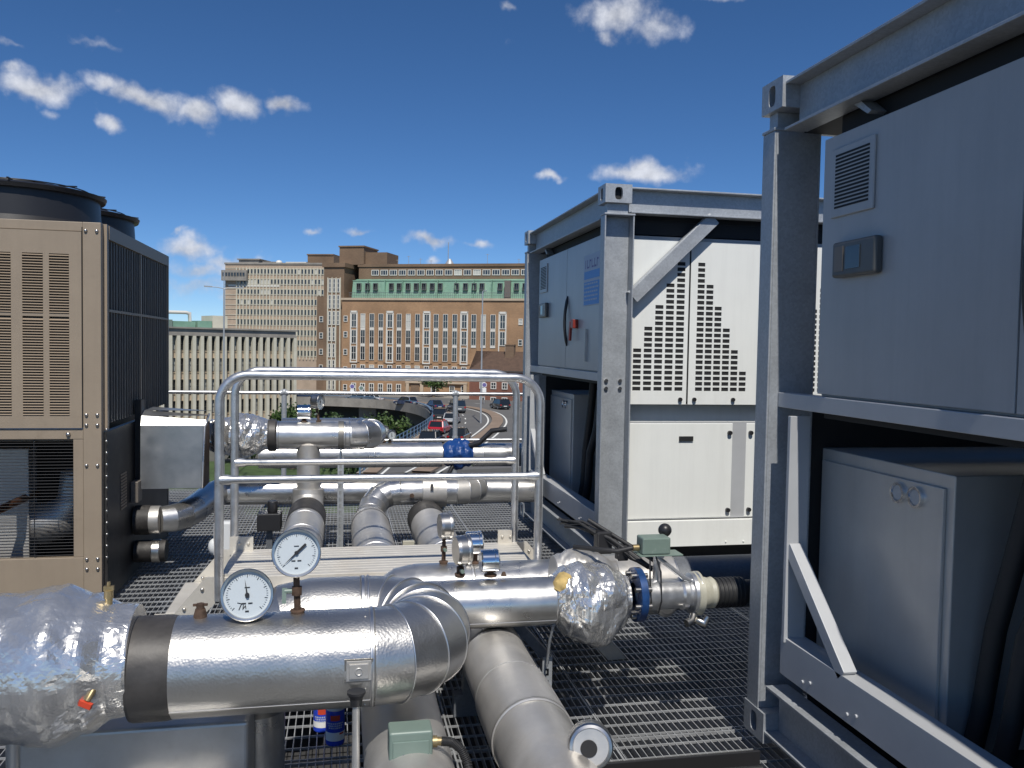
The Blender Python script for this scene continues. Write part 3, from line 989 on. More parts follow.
for fx, fy in ((-2.0, 5.93), (-2.0, 6.86), (-3.1, 5.93), (-3.1, 6.86)):
    m = MB()
    m.lathe((fx, fy, 2.289), (0, 0, 1), [(0, .50), (.04, .47), (.20, .46), (.20, .49), (.225, .50), (.225, .485), (.24, .44), (.24, .40), (.22, .40), (.05, .41)], 40)
    f = m.build('fan_shroud', 'fan_black', bc)
    m = MB()
    for r in (.12, .19, .26, .33, .40):
        m.torus((fx, fy, 2.545 + (.4 - r) * .06), (0, 0, 1), r, .004, 36, 5)
    for k in range(8):
        t = PI * k / 4 + .2
        m.bar((fx + .06 * math.cos(t), fy + .06 * math.sin(t), 2.57), (fx + .49 * math.cos(t), fy + .49 * math.sin(t), 2.535), .012, .008)
    m.build('fan_guard', 'fan_black', f)
    m = MB()
    for k in range(5):
        t = 2 * PI * k / 5
        d = V((math.cos(t), math.sin(t), 0)); s_ = V((-math.sin(t), math.cos(t), 0))
        m.face([V((fx, fy, 2.50)) + d * .06 - s_ * .05, V((fx, fy, 2.50)) + d * .38 - s_ * .1, V((fx, fy, 2.55)) + d * .38 + s_ * .1, V((fx, fy, 2.54)) + d * .06 + s_ * .05])
    m.cyl((fx, fy, 2.45), (fx, fy, 2.58), .08, n=16)
    m.build('fan_blades', 'galv_dark', f)


# ------------------------------------------------------------------ insulated pipework
def straight(root, p0, p1, r, mat='alu', seams=(), n=56, lap=True, name='straight_section', rivets=False):
    p0, p1 = V(p0), V(p1)
    m = MB().cyl(p0, p1, r, n=n, cap=True)
    o = m.build(name, mat, root)
    d = p1 - p0
    for t in seams:
        c = p0 + d * t
        s = MB().lathe(c - d.normalized() * .007, d, [(0, r), (.002, r + .0024), (.011, r + .0028), (.0135, r)], n)
        s = s.build('seam_bead', 'bead', o)
        MB().lathe(c + d.normalized() * .0068, d, [(0, r + .0012), (.0022, r + .0005)], n).build('seam_shadow_gap', 'seam_dark', s)
        if rivets:
            a, u, dd = frame_of(d)
            for k in range(12):
                q = a * math.cos(k * PI / 6 + .2) + u * math.sin(k * PI / 6 + .2)
                MB().sphere(c - dd * .02 + q * r, .0032, 8, 5).build('rivet', 'steel', s)
    if lap:
        a, u, _ = frame_of(d)
        k = MB()
        q = (a * .78 - u * .62) * (r - .0002)
        k.bar(p0 + q, p1 + q, .006, .003, up=tuple(q.normalized()))
        k.build('lap_seam', 'bead', o)
    return o


def elbow(root, c, a, b, R, r, t0, t1, gores=6, mat='alu', n=56, name='elbow', beads=True):
    pts = arc(c, a, b, R, t0, t1, gores)
    ta = (V(b) * math.cos(t0) - V(a) * math.sin(t0)).normalized() * .004
    tb = (V(b) * math.cos(t1) - V(a) * math.sin(t1)).normalized() * .004
    m = MB().tube([pts[0] - ta] + pts + [pts[-1] + tb], r, n, split=True, cap=True)
    o = m.build(name, mat, root)
    if beads:
        s = MB()
        for i, p in enumerate(pts):
            t = t0 + (t1 - t0) * i / gores
            tg = V(a) * -math.sin(t) + V(b) * math.cos(t)
            f = (1 / math.cos((t1 - t0) / gores / 2)) if 0 < i < gores else 1
            s.torus(p, tg, r * (1 + (f - 1) * .5) + .0008, .0038, n, 6)
        s.build('gore_bead', 'bead', o)
    return o


X_, Y_, Z_ = (1, 0, 0), (0, 1, 0), (0, 0, 1)
nY, nX, nZ = (0, -1, 0), (-1, 0, 0), (0, 0, -1)
PG = 'aluminium clad pipes on the roof'

# big front pipe with its U-bend
fp = thing('insulated_pipe', 'largest hammered aluminium pipe in front, bent back on itself in a U', 'pipe', (-.2, 2.54, 0), PG)
straight(fp, (-.455, 2.54, .67), (.096, 2.54, .67), .142, 'stucco', (1.0,), 72, rivets=True)
m = MB().lathe((-.566, 2.54, .67), X_, [(0, .143), (.008, .1455), (.094, .1455), (.112, .1425)], 56)
b_ = m.build('black_band', 'band_grey', fp); b_['label'] = 'wide black tape band beside the foil'
elbow(fp, (.096, 2.72, .67), nY, X_, .18, .1415, 0, PI, 8, 'stucco', 72, name='return_bend')
straight(fp, (.096, 2.90, .67), (-.08, 2.90, .67), .1415, 'stucco', (.1,), 64)
elbow(fp, (-.08, 2.90, .49), Z_, nX, .18, .1415, 0, PI / 2, 4, 'stucco', 56, beads=False)
m = MB().lathe((-.26, 2.90, .50), nZ, [(0, .1415), (.06, .141), (.12, .088)], 48); m.build('reducer', 'stucco', fp)
straight(fp, (-.26, 2.90, .385), (-.26, 2.90, .006), .086, 'alu', (), 40)
m = MB().box(.022, 2.396, .652, .092, 2.404, .710); m.box(.030, 2.391, .660, .084, 2.3965, .702)
m.torus((.057, 2.390, .681), (0, -1, 0), .010, .0022, 14, 5)
bp_ = m.build('bracket_plate', 'dull_alu', fp, bev=.0015)
m = MB().box(.017, 2.3985, .6475, .097, 2.4025, .6515); m.box(.017, 2.3985, .7105, .097, 2.4025, .7145); m.box(.0172, 2.3985, .652, .0215, 2.4025, .710); m.box(.0925, 2.3985, .652, .0968, 2.4025, .710)
m.build('sealant_edge', 'seam_dark', bp_)
m = MB().cyl((-.39, 2.54, .81), (-.39, 2.54, .835), .02, .014, n=12); m.cyl((-.39, 2.54, .833), (-.39, 2.54, .85), .012, n=6); m.bar((-.41, 2.54, .846), (-.37, 2.54, .846), .008, .006)
m.build('vent_plug', 'rust', fp)

# support rod with a small foot in front of that pipe
sr = thing('support_rod', 'grey rod standing under the square bracket of the front pipe', 'support', (.05, 2.36, 0))
m = MB().cyl((.05, 2.37, .05), (.05, 2.37, .60), .011, n=14); m.build('rod', 'dull_alu', sr)
m = MB().lathe((.05, 2.37, .595), Z_, [(0, .016), (.02, .018), (.034, .026), (.04, .026)], 14, cap1=True); m.build('nut', 'black_plastic', sr)
m = MB().box(0, 2.30, 0.004, .11, 2.44, .05); m.build('foot', 'galv_dark', sr, bev=.003)

# three pipes running away under the others
def y_pipe(x, y0, y1, label, z=.335, seams=(.2, .42, .62, .8)):
    t = thing('insulated_pipe', label, 'pipe', (x, y0, 0), PG)
    straight(t, (x, y0, z), (x, y1, z), .132, 'dull_alu', seams)
    for yy in [v for v in (1.4, 3.6, 5.2) if y0 < v < y1]:
        m = MB().box(x - .13, yy - .03, .004, x + .13, yy + .03, .1); m.box(x - .09, yy - .03, .10, x + .09, yy + .03, .203)
        m.build('saddle', 'galv_dark', t)
    return t

y1p = y_pipe(.21, .9, 5.92, 'low dull pipe passing under the U-bend behind the green junction box')
y2p = y_pipe(.62, .9, 5.9, 'thick low pipe with raised collars coming forward right of the U-bend', seams=(.8,))
m = MB()
for yy in (2.95, 2.62):
    m.lathe((.62, yy, .335), Y_, [(0, .133), (.002, .138), (.012, .138), (.014, .133)], 56)
m.lathe((.62, 2.634, .335), Y_, [(0, .1385), (.31, .1385)], 56)
m.build('raised_collar', 'dull_alu', y2p)
m = MB().lathe((.62, 3.32, .335), Y_, [(0, .132), (.02, .134), (.2, .134), (.22, .132)], 48); m.build('dark_sleeve', 'seam_dark', y2p)
y3p = y_pipe(-.235, 3.9, 6.42, 'low pipe running away behind the upper dial gauge')
# riser of the third pipe
elbow(y3p, (-.235, 6.42, .50), nZ, Y_, .165, .115, 0, PI / 2, 4, 'dull_alu', 40, beads=False)
straight(y3p, (-.235, 6.585, .50), (-.235, 6.585, .84), .085, 'dull_alu', (), 40, lap=False)
m = MB().lathe((-.235, 6.0, .335), Y_, [(0, .1335), (.05, .1365), (.40, .1365), (.42, .12)], 48); m.build('dark_sleeve', 'black_foam', y3p)
# bend of the first pipe to a cross run
m = MB().lathe((.21, 5.92, .335), Y_, [(0, .135), (.1, .13), (.18, .10)], 48); m.build('reducer', 'dull_alu', y1p)
e1 = [V((.21, 6.05, .345)), V((.215, 6.16, .375)), V((.24, 6.25, .425)), V((.29, 6.31, .475)), V((.36, 6.33, .505)), V((.44, 6.33, .515))]
m = MB().tube(e1, .098, 40, split=True); eb = m.build('elbow', 'alu', y1p)
s = MB()
for i in range(1, 5):
    s.torus(e1[i], (e1[i + 1] - e1[i - 1]), .0995, .0025, 40, 5)
s.build('gore_bead', 'bead', eb)
straight(y1p, (.44, 6.33, .515), (.86, 6.33, .51), .098, 'alu', (), 48)
m = MB().lathe((.60, 6.33, .513), X_, [(0, .1), (.002, .118), (.178, .118), (.18, .1)], 48); m.build('collar', 'dull_alu', y1p)
m = MB().cyl((.52, 6.236, .50), (.52, 6.222, .50), .016, n=14); m.build('test_plug', 'rust', y1p)
m = MB().bar((.665, 6.22, .585), (.665, 6.205, .54), .022, .01); m.build('clip', 'black_plastic', y1p)
elbow(y1p, (.86, 6.50, .51), nY, X_, .17, .0985, 0, PI / 2, 4, 'dull_alu', 40)
straight(y1p, (1.03, 6.50, .51), (1.03, 6.72, .47), .0985, 'dull_alu', (), 40)
# the second pipe's rising end, coloured black for the shade below the collar
m = MB().lathe((.62, 5.9, .335), Y_, [(0, .132), (.05, .134), (.3, .134)], 48, cap1=True); m.build('shaded_pipe_end', 'black_foam', y2p)

# cross pipe at mid height with the foil-wrapped valve
rp = thing('insulated_pipe', 'cross pipe ending at the wrapped valve right of centre', 'pipe', (.3, 3.35, 0), PG)
straight(rp, (.22, 3.35, .565), (.875, 3.35, .565), .097, 'alu', (.985,))
m = MB().lathe((.86, 3.35, .565), X_, [(0, .0985), (.03, .10), (.034, .09)], 48); m.build('end_band', 'seam_dark', rp)
elbow(rp, (.22, 3.35, .445), Z_, nX, .12, .0965, 0, PI / 2, 4, 'alu', 40, beads=False)
m = MB().cyl((.655, 3.35, .675), (.655, 3.35, .69), .012, .006, n=10); m.build('test_plug', 'rust', rp)
m = MB().tube([(.855, 3.30, .48), (.85, 3.34, .40), (.85, 3.38, .28)], .006, 8); m.build('hanger_rod', 'galv', rp)

sp_ = thing('insulated_pipe', 'larger cross pipe just behind the wrapped valve, passing behind the container corner', 'pipe', (.4, 3.95, 0), PG)
straight(sp_, (.36, 3.95, .44), (1.62, 3.95, .44), .138, 'alu', (.2, .52, .8))
m = MB().lathe((1.25, 3.95, .44), X_, [(0, .1385), (.004, .144), (.26, .146), (.36, .142), (.37, .13)], 56); m.build('loose_jacket', 'dull_alu', sp_)
m = MB().lathe((1.50, 3.80, .40), (.35, -.9, .1), [(0, .06), (.05, .066), (.058, .066), (.066, .05)], 32, cap1=True); m.build('round_cap', 'alu', sp_)
straight(sp_, (1.62, 3.95, .44), (3.6, 3.95, .44), .13, 'galv_dark', (.3,))  # darker metal stands for the shade on this stretch of the same pipe
elbow(sp_, (.36, 3.95, .29), Z_, nX, .15, .1375, 0, PI / 2, 4, 'alu', 40, beads=False)
m = MB().lathe((1.02, 3.95, .44), X_, [(0, .139), (.004, .147), (.04, .147), (.044, .139)], 48); m.build('joint_band', 'dull_alu', sp_)

# far cross pipes
pa = thing('insulated_pipe', 'long straight cross pipe behind the step, leaving the brown chiller low down', 'pipe', (-.9, 6.8, 0), PG)
straight(pa, (-.90, 6.8, .455), (1.62, 6.8, .43), .101, 'alu', (.24, .52, .78))
path = [V((-1.20, 6.12, .385)), V((-1.13, 6.15, .385)), V((-1.07, 6.22, .39)), V((-1.02, 6.36, .405)), V((-.98, 6.52, .425)), V((-.95, 6.68, .445)), V((-.90, 6.8, .455))]
m = MB().tube(path, [.088, .094, .1, .1, .1, .1, .1], 40, split=True); m.build('offset_bend', 'alu', pa)
m = MB().cyl((-1.262, 6.12, .385), (-1.20, 6.12, .385), .094, n=32); m.build('silver_sleeve', 'dull_alu', pa)
m = MB().cyl((-1.36, 6.12, .385), (-1.262, 6.12, .385), .10, n=32); m.build('black_stub', 'black_foam', pa)
lower = thing('pipe_stub', 'short black pipe stub with a shiny ring low on the chiller side', 'pipe', (-1.3, 6.12, .2))
MB().cyl((-1.36, 6.12, .17), (-1.16, 6.12, .17), .075, n=28).build('stub', 'black_foam', lower)
MB().lathe((-1.25, 6.12, .17), X_, [(0, .076), (.004, .079), (.05, .079), (.054, .076)], 28).build('ring', 'steel', lower)

pc = thing('insulated_pipe', 'upper cross pipe with rounded bend, behind the handrail at left', 'pipe', (-.4, 6.6, 0), PG)
straight(pc, (-.47, 6.6, .91), (.07, 6.6, .905), .106, 'alu', (.02, .93))
elbow(pc, (.07, 6.775, .905), nY, X_, .175, .1065, 0, PI, 6, 'alu', 48)
straight(pc, (.07, 6.95, .905), (-.45, 6.95, .905), .106, 'alu', ())
m = MB().lathe((-.53, 6.6, .91), X_, [(0, .118), (.012, .121), (.055, .121), (.066, .107)], 48); m.build('black_band', 'band_grey', pc)
straight(pc, (-1.36, 6.6, .92), (-.93, 6.6, .915), .10, 'dull_alu', (), 40)
m = MB().lathe((-.015, 6.6, .907), X_, [(0, .1065), (.001, .111), (.04, .111), (.041, .1065)], 48); m.build('strap_clamp', 'seam_dark', pc)

pb = thing('insulated_pipe', 'farthest cross pipe with the blue wrapped valve, beyond the handrail', 'pipe', (0, 8.3, 0), PG)
straight(pb, (-.75, 8.3, .54), (.98, 8.3, .535), .12, 'alu', (.3, .62, .9))
straight(pb, (1.28, 8.3, .53), (1.78, 8.3, .53), .115, 'alu', (.2,))
straight(pb, (1.78, 8.3, .53), (2.9, 8.3, .53), .115, 'galv_dark', ())
m = MB().lathe((1.02, 8.3, .53), X_, [(0, .10), (.02, .10), (.022, .08), (.04, .08)], 32, cap0=True, cap1=True); m.build('yellow_end', 'yellow_foam', pb)
vb = thing('wrapped_valve', 'valve wrapped in bright blue plastic on the farthest pipe', 'valve', (1.15, 8.3, .4))


def blob(c, axis, prof, seed, n=90, rows=70, amp=.10, sc=7., sag=(0, 0), cell=16., mat='foil', name='foil', parent=None, jit=0., fold=6):
    """crumpled sheet wrapped round a body: prof (t, r) interpolated along the axis"""
    c = V(c); a, u, d = frame_of(V(axis))
    m = MB()
    tmax = prof[-1][0]; t0 = prof[0][0]
    off = V((seed * 3.1, seed * 1.7, seed * .9))
    for j in range(rows + 1):
        t = t0 + (tmax - t0) * j / rows
        for i in range(len(prof) - 1):
            if prof[i][0] <= t <= prof[i + 1][0] + 1e-9:
                f = (t - prof[i][0]) / (prof[i + 1][0] - prof[i][0]); f = f * f * (3 - 2 * f)
                r = prof[i][1] * (1 - f) + prof[i + 1][1] * f
                break
        edge = min(1, min(t - t0, tmax - t) / (tmax - t0) * 9 + .15)
        for k in range(n):
            th = 2 * PI * k / n
            q = a * math.cos(th) + u * math.sin(th)
            p = c + d * t + q * r
            w_ = mnoise.noise(p * sc + off) * amp + mnoise.noise(p * sc * 2.3 + off) * amp * .5
            vd = mnoise.voronoi(p * cell + off + V((mnoise.noise(p * 9), mnoise.noise(p * 9 + off), 0)) * .5)[0]
            cr = min(.5, vd[1] - vd[0]) - .2                      # facets between sharp folds
            vd2 = mnoise.voronoi(p * cell * 2.6 + off)[0]
            cr += (min(.5, vd2[1] - vd2[0]) - .2) * .35
            rr = r * (1 + edge * (w_ + cr * amp * .9))
            s_ = sag[0] * math.sin(PI * (t - t0) / (tmax - t0)) ** 2
            pp = c + d * t + q * rr + V((0, 0, -s_ * (1 if q.z < 0 else .2)))
            m.v.append(tuple(pp))
    rj = random.Random(seed)
    if jit:
        # sheet folds: random lattices interpolated over triangles, so that every fold is a straight sharp crease
        for step, am_ in ((fold * 2, jit * 6.0), (fold, jit * 3.2), (max(2, fold // 2), jit * 1.1)):
            gk, gj = max(3, n // step), rows // step + 2
            lat = [[(rj.uniform(-1, 1), rj.uniform(-.3, .3), rj.uniform(-.3, .3)) for _ in range(gk)] for _ in range(gj)]
            for j in range(1, rows):
                for k in range(n):
                    fx, fy = k / n * gk, j / step
                    i0, j0 = int(fx), int(fy)
                    fx -= i0; fy -= j0
                    A_, B_, C_, D_ = lat[j0][i0 % gk][0], lat[j0][(i0 + 1) % gk][0], lat[j0 + 1][(i0 + 1) % gk][0], lat[j0 + 1][i0 % gk][0]
                    if (i0 * 7 + j0 * 3) % 2:
                        h_ = A_ + (B_ - A_) * fx + (C_ - B_) * fy if fx > fy else A_ + (D_ - A_) * fy + (C_ - D_) * fx
                    else:
                        h_ = A_ + (B_ - A_) * fx + (D_ - A_) * fy if fx + fy < 1 else C_ + (D_ - C_) * (1 - fx) + (B_ - C_) * (1 - fy)
                    th = 2 * PI * k / n
                    q = a * math.cos(th) + u * math.sin(th)
                    p_ = V(m.v[j * n + k]) + q * h_ * am_
                    m.v[j * n + k] = tuple(p_)
        for j in range(1, rows):
            for k in range(n):
                x_, y_, z_ = m.v[j * n + k]
                m.v[j * n + k] = (x_ + rj.uniform(-jit * .3, jit * .3), y_ + rj.uniform(-jit * .3, jit * .3), z_ + rj.uniform(-jit * .3, jit * .3))
    for j in range(rows):
        for k in range(n):
            k2 = (k + 1) % n
            q4 = (j * n + k, j * n + k2, (j + 1) * n + k2, (j + 1) * n + k)
            if jit:
                if rj.random() < .5:
                    m.f += [(q4[0], q4[1], q4[2]), (q4[0], q4[2], q4[3])]
                else:
                    m.f += [(q4[0], q4[1], q4[3]), (q4[1], q4[2], q4[3])]
                m.sm += [False, False]
            else:
                m.f.append(q4); m.sm.append(True)
    m.f.append(tuple(range(n - 1, -1, -1))); m.sm.append(False)
    m.f.append(tuple(rows * n + k for k in range(n))); m.sm.append(False)
    return m.build(name, mat, parent)


blob((.99, 8.3, .54), X_, [(0, .09), (.06, .12), (.15, .15), (.24, .13), (.30, .09)], 5, 48, 36, .22, 9, mat='blue_wrap', name='blue_cover', parent=vb)
m = MB().tube([(1.22, 8.25, .62), (1.34, 8.22, .66), (1.46, 8.2, .78), (1.60, 8.15, .80)], .025, 8); m.tube([(1.1, 8.25, .45), (1.0, 8.2, .3), (.97, 8.2, .02)], .02, 8)
m.build('cable', 'black_plastic', vb)

# foil jackets
fj = thing('foil_jacket', 'large crumpled foil wrapped fitting at the lower left corner', 'foil jacket', (-1.1, 2.54, .5), 'foil wrapped valves')
blob((-1.66, 2.54, .70), X_, [(0, .14), (.2, .16), (.5, .19), (.78, .195), (.90, .215), (.98, .185), (1.05, .155), (1.10, .149)], 2, 200, 176, .05, 4, (.02, 0), 6, parent=fj, jit=.0011, fold=8, name='foil_wrap')
m = MB().cyl((-.635, 2.54, .82), (-.635, 2.54, .875), .010, n=12); m.cyl((-.635, 2.54, .875), (-.635, 2.54, .898), .013, n=6); m.bar((-.648, 2.54, .904), (-.622, 2.54, .904), .012, .012); m.cyl((-.635, 2.54, .90), (-.635, 2.54, .922), .005, n=8)
m.build('drain_cock', 'brass', fj)
m = MB().tube([(-.630, 2.392, .685), (-.637, 2.372, .67), (-.645, 2.365, .655)], .008, 10); tp = m.build('drain_tap', 'brass', fj)
m = MB().bar((-.662, 2.362, .654), (-.632, 2.356, .642), .012, .014); m.build('tap_lever', 'red_tag', tp)
fj2 = thing('foil_jacket', 'crumpled foil wrapped valve right of centre, beside a blue flange', 'foil jacket', (1.05, 3.35, .4), 'foil wrapped valves')
blob((.86, 3.35, .567), X_, [(0, .102), (.05, .135), (.12, .158), (.21, .158), (.28, .12), (.315, .09)], 3, 110, 66, .12, 6, (.035, 0), 7, parent=fj2, jit=.0017, fold=6, name='foil_wrap')
blob((.868, 3.285, .612), (.45, .25, .5), [(0, .03), (.03, .046), (.07, .044), (.10, .02)], 6, 60, 40, .22, 14, mat='yellow_foam', name='exposed_foam', parent=fj2)
blob((.90, 3.50, .62), X_, [(0, .09), (.08, .11), (.2, .10), (.28, .06)], 8, 70, 50, .14, 7, mat='dull_alu', name='metal_cover', parent=fj2)
fj3 = thing('foil_jacket', 'smaller foil cone on the upper cross pipe beside the metal hood', 'foil jacket', (-.7, 6.6, .8), 'foil wrapped valves')
blob((-.95, 6.6, .915), X_, [(0, .10), (.1, .135), (.24, .165), (.34, .14), (.43, .115)], 4, 70, 56, .10, 6, (.02, 0), 9, parent=fj3, jit=.0026, fold=5, name='foil_wrap')

# metal hood on the chiller side
hd = thing('metal_hood', 'folded sheet metal hood fixed to the side of the brown chiller', 'hood', (-1.1, 6.2, .6))
y0, y1, x0, x1 = 6.12, 6.5, -1.325, -.90
m = MB()
prof = [(y0 - .02, .60), (y0 - .012, 1.03), (y0 + .02, 1.095), (y0 + .10, 1.125), (y1, 1.13)]
for i in range(len(prof) - 1):
    (a_, b2), (c_, d_) = prof[i], prof[i + 1]
    m.face([(x0, a_, b2), (x1 - .015 * (2 - i if i < 2 else 0), a_, b2), (x1 - .015 * (1 - i if i < 1 else 0), c_, d_ - .03 * (i > 0)), (x0, c_, d_)], True)
m.face([(x0, p[0], p[1]) for p in prof] + [(x0, y1, .60)])
m.face([(x0, y0 - .02, .60), (x0, y1, .60), (x1 - .03, y1, .60), (x1 - .03, y0 - .02, .60)])
m.build('hood_shell', 'hood', hd)
m = MB().tube([(x1 - .028, y0 - .022, .60), (x1 - .012, y0 - .014, 1.02), (x1, y0 + .02, 1.07), (x1, y0 + .1, 1.1)], .008, 8); m.build('rolled_edge', 'alu', hd)
m = MB().box(x1 - .16, y0 + .06, .585, x1 - .03, y1 - .05, 1.03); m.build('inner_flange', 'rust', hd)
MB().box(-1.368, y0 + .02, .62, -1.326, y0 + .12, 1.2).build('hinge_plate', 'black_plastic', hd)

# flanged outlet right of the foil valve
HV0 = len(bpy.data.objects)
hv = thing('valve_outlet', 'blue flanged steel outlet with clamp and black hose end', 'valve', (1.3, 3.35, .5))
m = MB().lathe((1.245, 3.35, .575), X_, [(0, .05), (0, .112), (.03, .112), (.03, .06)], 36); fl = m.build('flange', 'blue_flange', hv, bev=0)
for k in range(8):
    t = 2 * PI * k / 8 + .3
    MB().cyl((1.225, 3.35 + .09 * math.cos(t), .575 + .09 * math.sin(t)), (1.295, 3.35 + .09 * math.cos(t), .575 + .09 * math.sin(t)), .011, n=6).build('bolt', 'steel', fl)
m = MB().lathe((1.275, 3.35, .572), X_, [(0, .075), (.02, .066), (.17, .062), (.18, .068), (.20, .068), (.21, .062), (.22, .085), (.25, .09), (.255, .066)], 36); m.build('steel_spool', 'tube', hv)
m = MB().lathe((1.505, 3.35, .57), X_, [(0, .084), (.005, .09), (.03, .092), (.035, .07), (.06, .066), (.075, .062), (.09, .066), (.1, .058)], 36); m.build('adapter', 'cream', hv)
m = MB(); m.lathe((1.605, 3.35, .568), X_, [(0, .06), (.13, .062), (.13, .05), (.2, .05)], 36, cap1=True)
for k in range(7):
    m.torus((1.615 + k * .018, 3.35, .568), X_, .0615, .004, 30, 5)
m.build('hose_end', 'rubber', hv)
m = MB().tube([(1.50, 3.31, .49), (1.485, 3.29, .47), (1.455, 3.28, .465)], .016, 10); m.tube([(1.50, 3.29, .475), (1.535, 3.28, .458), (1.55, 3.28, .49)], .013, 10); m.build('clamp_lever', 'steel', hv)
m = MB().cyl((1.345, 3.35, .63), (1.345, 3.35, .745), .016, n=12); m.bar((1.30, 3.35, .745), (1.37, 3.34, .735), .03, .008); m.tube([(1.34, 3.34, .735), (1.40, 3.33, .69), (1.455, 3.32, .645), (1.50, 3.32, .63)], .010, 8); m.build('lever_arm', 'tube', hv)
m = MB(); m.tube([(1.307, 3.33, .76), (1.296, 3.295, .66), (1.30, 3.283, .55)], .0035, 6); m.tube([(1.325, 3.33, .76), (1.345, 3.30, .68), (1.345, 3.285, .56), (1.335, 3.29, .51)], .0035, 6); m.build('cable_tie', 'black_plastic', hv)
sj = thing('junction_box', 'small grey-green limit switch box with black knob on top of the outlet', 'box', (1.3, 3.35, .8), 'grey-green electrical boxes')
m = MB().box(1.262, 3.31, .792, 1.385, 3.39, .862); m.build('housing', 'jb_green', sj, bev=.006)
m = MB().box(1.25, 3.305, .785, 1.44, 3.395, .791); m.build('base_plate', 'jb_green', sj, bev=.002)
m = MB().sphere((1.405, 3.43, .868), .029, 16, 12); m.cyl((1.395, 3.42, .85), (1.37, 3.40, .835), .012, n=10); m.build('knob', 'black_plastic', sj)
m = MB().cyl((1.258, 3.35, .815), (1.232, 3.35, .815), .014, n=8); m.build('cable_gland', 'brass', sj)
m = MB().tube([(1.232, 3.35, .815), (1.17, 3.36, .80), (1.10, 3.40, .80), (1.02, 3.5, .79)], .010, 10); m.build('conduit', 'rubber', sj)
hv.location.x -= .035; sj.location.x -= .03; sj.location.z -= .042
cb_ = thing('cable_bundle', 'tangle of black cables above the wrapped valve', 'cables', (1.1, 3.6, .7))
m = MB()
rc = random.Random(11)
for k in range(7):
    j = lambda: rc.uniform(-.02, .02)
    m.tube([(.98 + .03 * k * .2 + j(), 3.75 + j(), .80 + j()), (1.08 + j(), 3.68 + j(), .80 + j()), (1.17 + j(), 3.58 + j(), .76 + j()), (1.26 + j(), 3.50 + j(), .70 + j()), (1.33 + j(), 3.44 + j(), .66 + j())], rc.choice((.004, .006, .009)), 8)
m.tube([(1.10, 3.66, .83), (1.2, 3.58, .77), (1.32, 3.47, .70), (1.345, 3.44, .685)], .010, 8)
m.build('cable', 'rubber', cb_)
m = MB().box(1.12, 3.58, .69, 1.19, 3.64, .79); m.box(1.20, 3.53, .67, 1.25, 3.58, .74); m.build('plug', 'black_plastic', cb_, bev=.006)

# stand under that valve
sd_ = thing('support_stand', 'short slotted steel stand under the wrapped valve', 'support', (.86, 3.42, 0))


def slotted(x, y, z0, z1, w_=.042, dep=.04, pitch=.05):
    m = MB()
    n = int((z1 - z0) / pitch)
    for k in range(n):
        za = z0 + k * pitch
        zb = za + pitch
        m.box(x - w_ / 2, y - .002, za, x - w_ * .16, y, zb); m.box(x + w_ * .16, y - .002, za, x + w_ / 2, y, zb)
        m.box(x - w_ * .16, y - .002, za, x + w_ * .16, y, za + pitch * .38)
    z1 = z0 + n * pitch
    m.box(x - w_ / 2, y + .0005, z0, x - w_ / 2 + .002, y + dep, z1); m.box(x + w_ / 2 - .002, y + .0005, z0, x + w_ / 2, y + dep, z1)
    m.box(x - w_ / 2 + .003, y + dep - .002, z0, x + w_ / 2 - .003, y + dep, z1)
    return m


slotted(.862, 3.42, .004, .31).build('slotted_strut', 'galv', sd_)
m = MB().bar((.86, 3.45, .30), (.66, 3.47, .52), .04, .04); m.bar((.70, 3.5, .02), (.60, 3.5, .50), .03, .03); m.build('angle_arm', 'galv_dark', sd_)
hs = thing('slotted_hanger', 'tall slotted steel strut strapped to the upper cross pipe', 'support', (.005, 6.47, 0))
slotted(.005, 6.46, .004, .78, .045).build('slotted_strut', 'galv', hs)
MB().cyl((.005, 6.48, .75), (.005, 6.49, .82), .008, n=8).build('threaded_rod', 'steel', hs)

# ------------------------------------------------------------------ step-over with handrails
st = thing('step_over', 'aluminium step-over platform with two tubular handrails crossing the pipes', 'step platform', (.2, 4.4, 0))
x0, x1, y0, y1, zt = -.55, .98, 4.13, 4.66, .50
m = MB()
for k in range(11):
    a_ = y0 + .005 + k * .048
    m.box(x0, a_, zt - .03, x1, a_ + .044, zt)
m.build('deck', 'beige_alu', st, bev=.003)
m = MB(); m.box(x0, y0 - .012, .43, x1, y0 + .003, zt + .003); m.box(x0, y0 - .02, .365, x1, y0 - .013, .44); m.box(x0, y1 + .003, .40, x1, y1 + .015, zt)
m.build('fascia', 'beige_alu', st, bev=.002)
m = MB()
for k in range(76):
    a_ = x0 + .01 + k * .02
    m.box(a_, y0 - .0225, .428, a_ + .012, y0 - .0205, .436)
m.build('grip_edge', 'seam_dark', st)
for xs, sg in ((x0, -1), (x1, 1)):
    for yy in (y0 - .012, y1):
        m = MB()
        m.prism([(xs, zt + .005), (xs, .40), (xs + sg * .38, .004), (xs + sg * .48, .004), (xs + sg * .06, zt + .005)], 'xz', yy, yy + .012)
        s_ = m.build('stringer', 'beige_alu', st)
        q = MB()
        for bz in (.45, .36, .25):
            bx = xs + sg * (.5 - bz) * .98 * .9
            q.sphere((bx + sg * .03, yy - .003, bz), .009, 8, 6)
        q.build('bolt', 'steel', s_)
    m = MB()
    for k, z in enumerate((.34, .18)):
        a_ = xs + sg * (.06 + .15 * k)
        m.box(a_, y0 + .005, z - .025, a_ + sg * .18, y1 - .005, z)
    m.build('tread', 'beige_alu', st, bev=.002)
RT = .021
